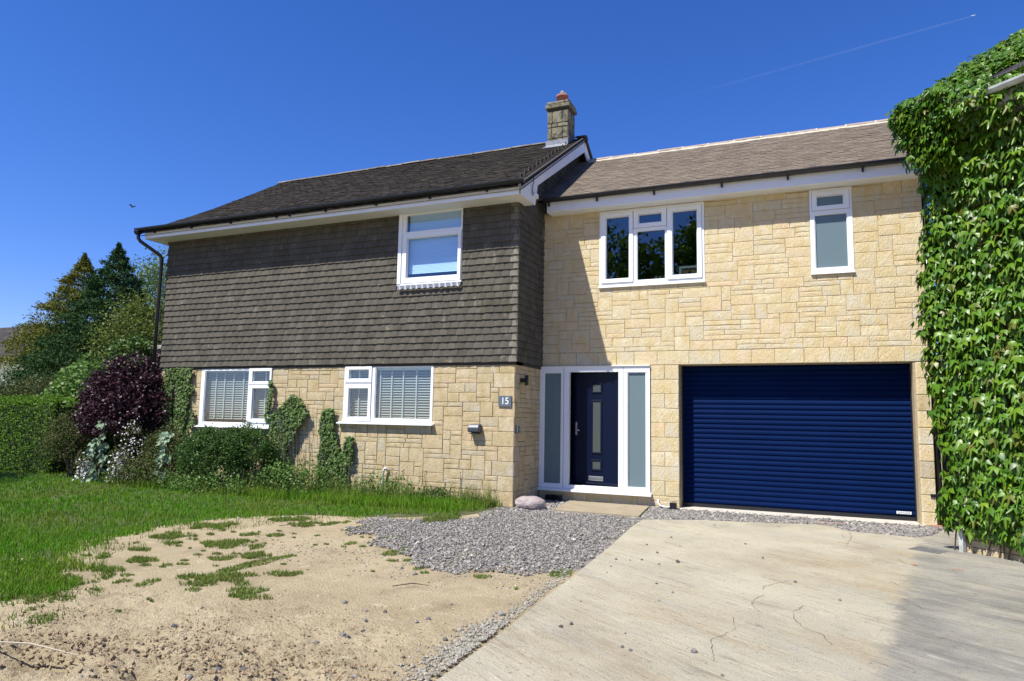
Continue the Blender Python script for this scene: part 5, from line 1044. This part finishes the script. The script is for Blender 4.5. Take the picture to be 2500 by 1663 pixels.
def mallow(label, base, H_, W_, nl, sz, grp='pale lobed-leaf plants'):
    e = empty('mallow_plant', (*base,0), label, 'plant', grp); me = mesh('leaf', LV*np.array([1.25,1,1]), LFc, m_pale); mb = MB()
    for k in range(nl):
        z_ = H_*random.random()**.8; a = random.uniform(2.6,6.8); r_ = W_*random.uniform(.3,1)*(1.1-z_/H_*.6); p = Vector((base[0]+math.cos(a)*r_, base[1]+math.sin(a)*r_*.7, .08+z_))
        o = ob('leaf', me, e, p, (random.uniform(-2.3,-1.1), random.gauss(0,.4), random.uniform(-.9,.9)), (sz*random.uniform(.7,1.25),)*3); mb.tube([(base[0],base[1],z_*.6), p], .005, 4)
    mb.tube([(base[0],base[1],0),(base[0]+.03,base[1],H_)], [.014,.006], 6); mb.obj('stem', m_stem, e)
mallow('pale lobed-leaf plant between the two white flower clumps', (-12.45,9.1), .78, .26, 80, .11)
mallow('taller pale large-leaved plant behind the left white flowers', (-12.7,9.35), 1.25, .18, 14, .17)
mallow('pale lobed-leaf plant left of the round green bush', (-10.75,9.15), .95, .17, 46, .11)
# tall stems
def stems(label, x0, x1, y, hmin, hmax, n, tipmat, name='tall_stems', tipl=.16, cat='plant'):
    e = empty(name, ((x0+x1)/2,y,0), label, cat); mb = MB(); TP = []; LP = []
    for k in range(n):
        x = random.uniform(x0,x1); yy = y+random.gauss(0,.08); h = random.uniform(hmin,hmax); lx = random.gauss(0,.09)*h; mb.tube([(x,yy,0),(x+lx*.4,yy,h*.5),(x+lx,yy,h)], [.004,.003,.002], 4, False)
        for j in range(14): TP.append((x+lx*(1-j*.01)+random.gauss(0,.006), yy+random.gauss(0,.006), h-tipl*random.random()))
        for j in range(9): t_ = random.random(); LP.append((x+lx*t_, yy, h*t_*.8))
    mb.obj('stems', m_mixs, e); TP = np.array(TP); foliage('flower_spikes', TP, rdir(len(TP)), .018, tipmat, e); LP = np.array(LP); foliage('foliage', LP, rdir(len(LP)), .06, m_box, e, width=.4)
m_mixs = M('dry_stem', (.15,.14,.07), rough=.9)
stems('dry purple-tipped flower stems between bush and ivy column', -8.8, -7.7, 9.72, .6, 1.4, 44, m_lav, 'lavender_stems')
stems('dark seed stems low in front of the round bush', -9.2, -8.7, 9.3, .5, .95, 12, m_lav, 'dark_seed_stems')
stems('tall green weeds left of the white waste pipe', -7.35, -6.7, 9.75, .3, .85, 18, m_brt, 'tall_weeds', .3)
stems('thin dry grass stalks against the wall right of the waste pipe', -6.4, -5.0, 9.8, .2, .55, 30, m_mix, 'dry_stalks', .1)
stems('small dry weeds by the stone corner', -5.2, -4.5, 9.7, .12, .32, 16, m_mix, 'corner_weeds', .08)

# ================================================================== GRASS
GV = np.array([(-.5,0),(.5,0),(.3,.55),(-.3,.55),(0,1)])
def blades(name, Q, h, wd, mat, label, lean=.5, z0=0., cat='grass'):
    n = len(Q); a = rng.uniform(0,2*math.pi,n); ln = rng.normal(0,lean,n)+.12; b = rng.uniform(0,2*math.pi,n); V = np.zeros((n,5,3))
    for k,(u_,v_) in enumerate(GV):
        V[:,k,0] = Q[:,0]+u_*wd*np.cos(a)+np.cos(b)*ln*h*v_**2; V[:,k,1] = Q[:,1]+u_*wd*np.sin(a)+np.sin(b)*ln*h*v_**2; V[:,k,2] = z0+h*v_*(1-.25*np.abs(ln)*v_)
    T = np.array([(0,1,2),(0,2,3),(3,2,4)]); F_ = (T[None]+(np.arange(n)*5)[:,None,None]).reshape(-1,3)
    return tag(ob(name, mesh_np(name, V.reshape(-1,3), F_, mat)), label, cat, kind='stuff')
# lawn: density falls with distance
N_ = 420000; rr = np.exp(rng.uniform(math.log(4.6), math.log(30), N_)); th = rng.uniform(R_(96), R_(168), N_); Q = np.stack([rr*np.cos(th), rr*np.sin(th)], -1)
inL = inpoly(Q[:,0]+.42*(fbm(Q[:,0]*3,Q[:,1]*3,4,81)-.42)*2+.10*np.abs(rng.normal(0,1,len(Q))), Q[:,1]+.40*(fbm(Q[:,0]*3+9,Q[:,1]*3,4,82)-.45)*2+rng.normal(0,.08,len(Q)), LAWN); Q = Q[inL & ~((Q[:,1] > 9.98) & (Q[:,0] > -12.1))]
edge_ = fbm(Q[:,0]*1.8, Q[:,1]*1.8, 3, 83); dd = np.hypot(Q[:,0], Q[:,1])
bare = (Q[:,0] > -6.9) & (Q[:,1] < 7.6) & (Q[:,1] > 4.9) & (edge_ < .42); Q = Q[~bare]; dd = dd[~bare]; rng2 = rng.random(len(Q)); thin = rng2 < np.where(dd < 6, .95, .8); Q, dd = Q[thin], dd[thin]
hh = .035+.05*fbm(Q[:,0]*1.2,Q[:,1]*1.2,3,84)+.02*rng.random(len(Q)); wallg = (Q[:,1] > 8.6+.5*fbm(Q[:,0]*2,Q[:,0]*0,2,9)) & (Q[:,0] > -12); hh = np.where(wallg, hh+.09*rng.random(len(Q))+.05, hh)
blades('lawn_grass', Q, hh, .0045+.0006*dd, m_grass, 'short green grass of the front lawn left of the bare soil')
PAT = [(-6.15,4.58,.19,.12),(-5.71,4.69,.17,.17),(-6.45,5.14,.16,.15),(-6.15,4.99,.15,.12),(-6.16,5.35,.18,.19),(-5.62,5.63,.37,.33),(-5.0,5.34,.23,.25),(-4.56,4.46,.3,.39),(-4.7,4.97,.09,.49),(-3.95,4.21,.21,.2),(-4.23,4.87,.15,.19),(-4.91,4.11,.06,.15),(-4.68,3.13,.08,.11),(-4.95,3.25,.03,.09),(-5.88,6.2,.09,.17),(-5.15,4.06,.05,.11),(-5.52,3.94,.22,.41),(-5.67,4.25,.25,.18),(-5.23,3.45,.27,.25),(-5.14,5.08,.11,.14),(-4.64,5.39,.05,.17),(-5.59,6.29,.09,.14),(-4.41,4.09,.05,.09),(-5.83,7.09,.17,.29),
 (-5.04,7.11,.13,.42),(-4.3,6.74,.21,.15),(-3.86,6.13,.09,.33),(-3.56,5.82,.04,.08),(-3.29,5.56,.04,.09),(-4.58,8.32,.16,.6),(-4.92,9.4,.3,.7),(-2.64,5.53,.07,.09),(-2.09,5.99,.09,.22),(-4.58,6.31,.05,.12),(-5.59,7.26,.07,.26),(-4.13,4.89,.05,.16),(-3.16,5.45,.04,.05),(-2.1,6.8,.05,.11),(-2.22,5.29,.02,.03),(-6.3,7.3,.3,.3),(-6.6,6.4,.3,.4),(-6.5,5.7,.25,.3)]
PAT += [(float(a_), float(b_), c_, c_) for a_, b_, c_ in zip(rng.uniform(-6.4,-3.4,90), 3.4+4.2*rng.random(90), rng.uniform(.015,.06,90)) if a_ < -4.2 or b_ > 5.2]
Qs = []; Hs = []
for (x, y, a, b) in PAT:
    n = int(1000*math.pi*a*b*6)+22; t_ = rng.uniform(0,6.283,n); r_ = np.sqrt(rng.random(n)); q_ = np.stack([x+a*1.1*r_*np.cos(t_)*(.7+.6*vnoise(t_*2,t_*0,int(abs(x)*100))), y+b*.75*r_*np.sin(t_)], -1)
    k = fbm(q_[:,0]*7,q_[:,1]*7,3,91)+.28*(1-r_) > .52 if a > .12 else np.ones(n, bool); Qs.append(q_[k]); Hs.append((np.full(k.sum(), .02+.07*min(a,.25))*(.6+.7*rng.random(k.sum())))+(.08*rng.random(k.sum()) if y > 7.8 else 0))
Q = np.concatenate(Qs); H_ = np.concatenate(Hs); blades('grass_tufts', Q, H_, .0045+.0005*np.hypot(Q[:,0],Q[:,1]), m_tuft, 'scattered grass tufts growing in the bare soil and gravel', .75, soilh(Q[:,0],Q[:,1])[:,None][:,0] if True else 0)
Q = np.stack([rng.uniform(-11.4,-4.5,9000), 9.95-1.0*rng.random(9000)**1.6], -1); Q = Q[fbm(Q[:,0]*2.2,Q[:,1]*2.2,3,95) > .40]; blades('long_grass', Q, .10+.34*rng.random(len(Q))**2, np.full(len(Q), .0085), m_tuft, 'long rough grass along the foot of the stone wall', .4)
Q = np.column_stack([rng.uniform(-7.2,-4.0,16000), rng.uniform(2.9,8.6,16000)]); inn = inpoly(Q[:,0]-.0, Q[:,1], LAWN); nearb = inpoly(Q[:,0]-.55, Q[:,1]+.25, LAWN) | inpoly(Q[:,0]-.3, Q[:,1]+.1, LAWN)
Q = Q[~inn & nearb & ~inpoly(Q[:,0], Q[:,1], GRAV) & (fbm(Q[:,0]*4, Q[:,1]*4, 3, 97) > .44) & (rng.random(len(Q)) < .75)]
blades('edge_grass', Q, .015+.045*rng.random(len(Q)), .004+.0005*np.hypot(Q[:,0],Q[:,1]), m_tuft, 'thin worn grass fading out at the edge of the lawn', .7, soilh(Q[:,0],Q[:,1]))
# daisies
for p in ((-6.35,6.9),(-6.2,7.1),(-6.6,6.75)):
    mb = MB(); mb.tube([(p[0],p[1],0),(p[0],p[1],.07)], .002, 4); mb.tube([(p[0],p[1],.07),(p[0],p[1],.074)], .016, 8); tag(mb.obj('daisy', m_wht), 'tiny white daisy in the lawn near the bare soil', 'flower', 'daisies in the lawn')
# dead leaves on the concrete, twigs
m_dead = M('dead_leaf', (.40,.17,.06), rough=.8)
for i, (p, l) in enumerate((((.87,7.89),'fallen orange-brown leaf sprig nearest the manhole cover'),((1.21,7.82),'fallen orange-brown leaf sprig at right on the grey concrete'),((.28,8.95),'small reddish fallen leaf near the slate chippings'))):
    V = []; F_ = []
    for k in range(4): a = random.uniform(-.5,.5)+(k % 2)*math.pi*.9; b_ = len(V); c_ = Vector((p[0]+random.gauss(0,.02), p[1]+random.gauss(0,.02), .024)); dv = Vector((math.cos(a),math.sin(a),.15))*.05; pv = Vector((-math.sin(a),math.cos(a),0))*.008; V += [c_, c_+dv*.5+pv, c_+dv, c_+dv*.5-pv]; F_.append((b_,b_+1,b_+2,b_+3))
    tag(ob('fallen_leaf', mesh('fallen_leaf', V, F_, m_dead)), l, 'leaf')
for i, (a, b, l) in enumerate((((-5.95,6.75),(-5.72,6.85),'bent dark twig on bare soil near the grass edge'),((-4.5,2.62),(-3.75,2.72),'long pale twig spanning the dug hole'),((-3.1,4.85),(-2.85,5.0),'short thin twig in the middle of the bare soil'))):
    m0 = ((a[0]+b[0])/2, (a[1]+b[1])/2+.03); mb = MB(); z_ = .02; mb.tube([(a[0],a[1],z_),(m0[0],m0[1],z_+.015),(b[0],b[1],z_)], [.004,.005,.002], 5); tag(mb.obj('twig', M('twig%d' % i, (.42,.36,.27) if i == 1 else (.10,.075,.05), rough=.9), None), l, 'twig')
# brick fragment by the pier
mb = MB(); mb.box(1.44,1.55,11.0,11.08,.0,.035); tag(mb.obj('brick_fragment', M('red_brick', (.45,.16,.09), rough=.9)), 'broken red brick piece at the foot of the right garage pier', 'brick')
# ================================================================== SKY THINGS
# contrail: a long thin vapour streak about 9 km up, with its aircraft at the head
def sky_pt(u_, v_, dist):
    d = (r2*((u_-1250)/1692.07)-u2*((v_-831.5)/1692.07)+fw).normalized(); return CAM+d*dist
m_con = bpy.data.materials.new('contrail_vapour'); m_con.use_nodes = True; t = m_con.node_tree; N = t.nodes; N.remove(N['Principled BSDF'])
tr = N.new('ShaderNodeBsdfTransparent'); df_ = N.new('ShaderNodeBsdfDiffuse'); df_.inputs[0].default_value = (.9,.9,.9,1); tl = N.new('ShaderNodeBsdfTranslucent'); tl.inputs[0].default_value = (.9,.9,.9,1); ad = N.new('ShaderNodeMixShader'); t.links.new(df_.outputs[0], ad.inputs[1]); t.links.new(tl.outputs[0], ad.inputs[2])
at = N.new('ShaderNodeAttribute'); at.attribute_name = 'fade'; ms = N.new('ShaderNodeMixShader'); t.links.new(at.outputs['Fac'], ms.inputs[0]); t.links.new(tr.outputs[0], ms.inputs[1]); t.links.new(ad.outputs[0], ms.inputs[2]); t.links.new(ms.outputs[0], N['Material Output'].inputs[0])
p0, p1 = sky_pt(2372,40,9000), sky_pt(1600,255,15000); mb = MB(); pts = [p0.lerp(p1, k/24) for k in range(25)]; mb.tube(pts, [4+15*(k/24)**.5 for k in range(25)], 6, False)
con = mb.obj('contrail', m_con, None, True); at_ = con.data.attributes.new('fade', 'FLOAT', 'POINT'); at_.data.foreach_set('value', np.repeat([max(0, .03*(1-k/24)**1.2) for k in range(25)], 6)); tag(con, 'faint white aircraft vapour trail rising to the upper right', 'contrail')
pl = empty('aircraft', tuple(sky_pt(2376,38,8950)), 'tiny distant aircraft at the head of the vapour trail', 'aircraft')
dv = (p0-p1).normalized(); c0 = sky_pt(2376,38,8950); sd = dv.cross(Vector((0,0,1))).normalized()
mb = MB(); mb.tube([c0-dv*22, c0-dv*10, c0+dv*18, c0+dv*24], [.8,2.6,2.6,.8], 8); mb.obj('fuselage', m_white, pl); mb = MB(); mb.tube([c0-sd*24-dv*8, c0, c0+sd*24-dv*8], [.8,2,.8], 4); mb.obj('wings', m_white, pl)
# small dark bird
bp_ = sky_pt(323,506,40); bd = empty('bird', tuple(bp_), 'small dark bird flying against the blue sky at left', 'bird')
mb = MB(); mb.tube([bp_+Vector((-.07,0,0)), bp_+Vector((-.03,0,.02)), bp_+Vector((.04,0,.02)), bp_+Vector((.10,0,0))], [.01,.045,.04,.012], 8); mb.obj('body', m_black, bd)
mb = MB(); mb.add([bp_+Vector((-.03,0,.03)), bp_+Vector((.04,0,.03)), bp_+Vector((.03,-.12,.12)), bp_+Vector((-.01,-.2,.07)), bp_+Vector((.03,.12,.12)), bp_+Vector((-.01,.2,.07))], [(0,1,2,3),(0,1,4,5)]); mb.obj('wings', m_black, bd, fix=False)
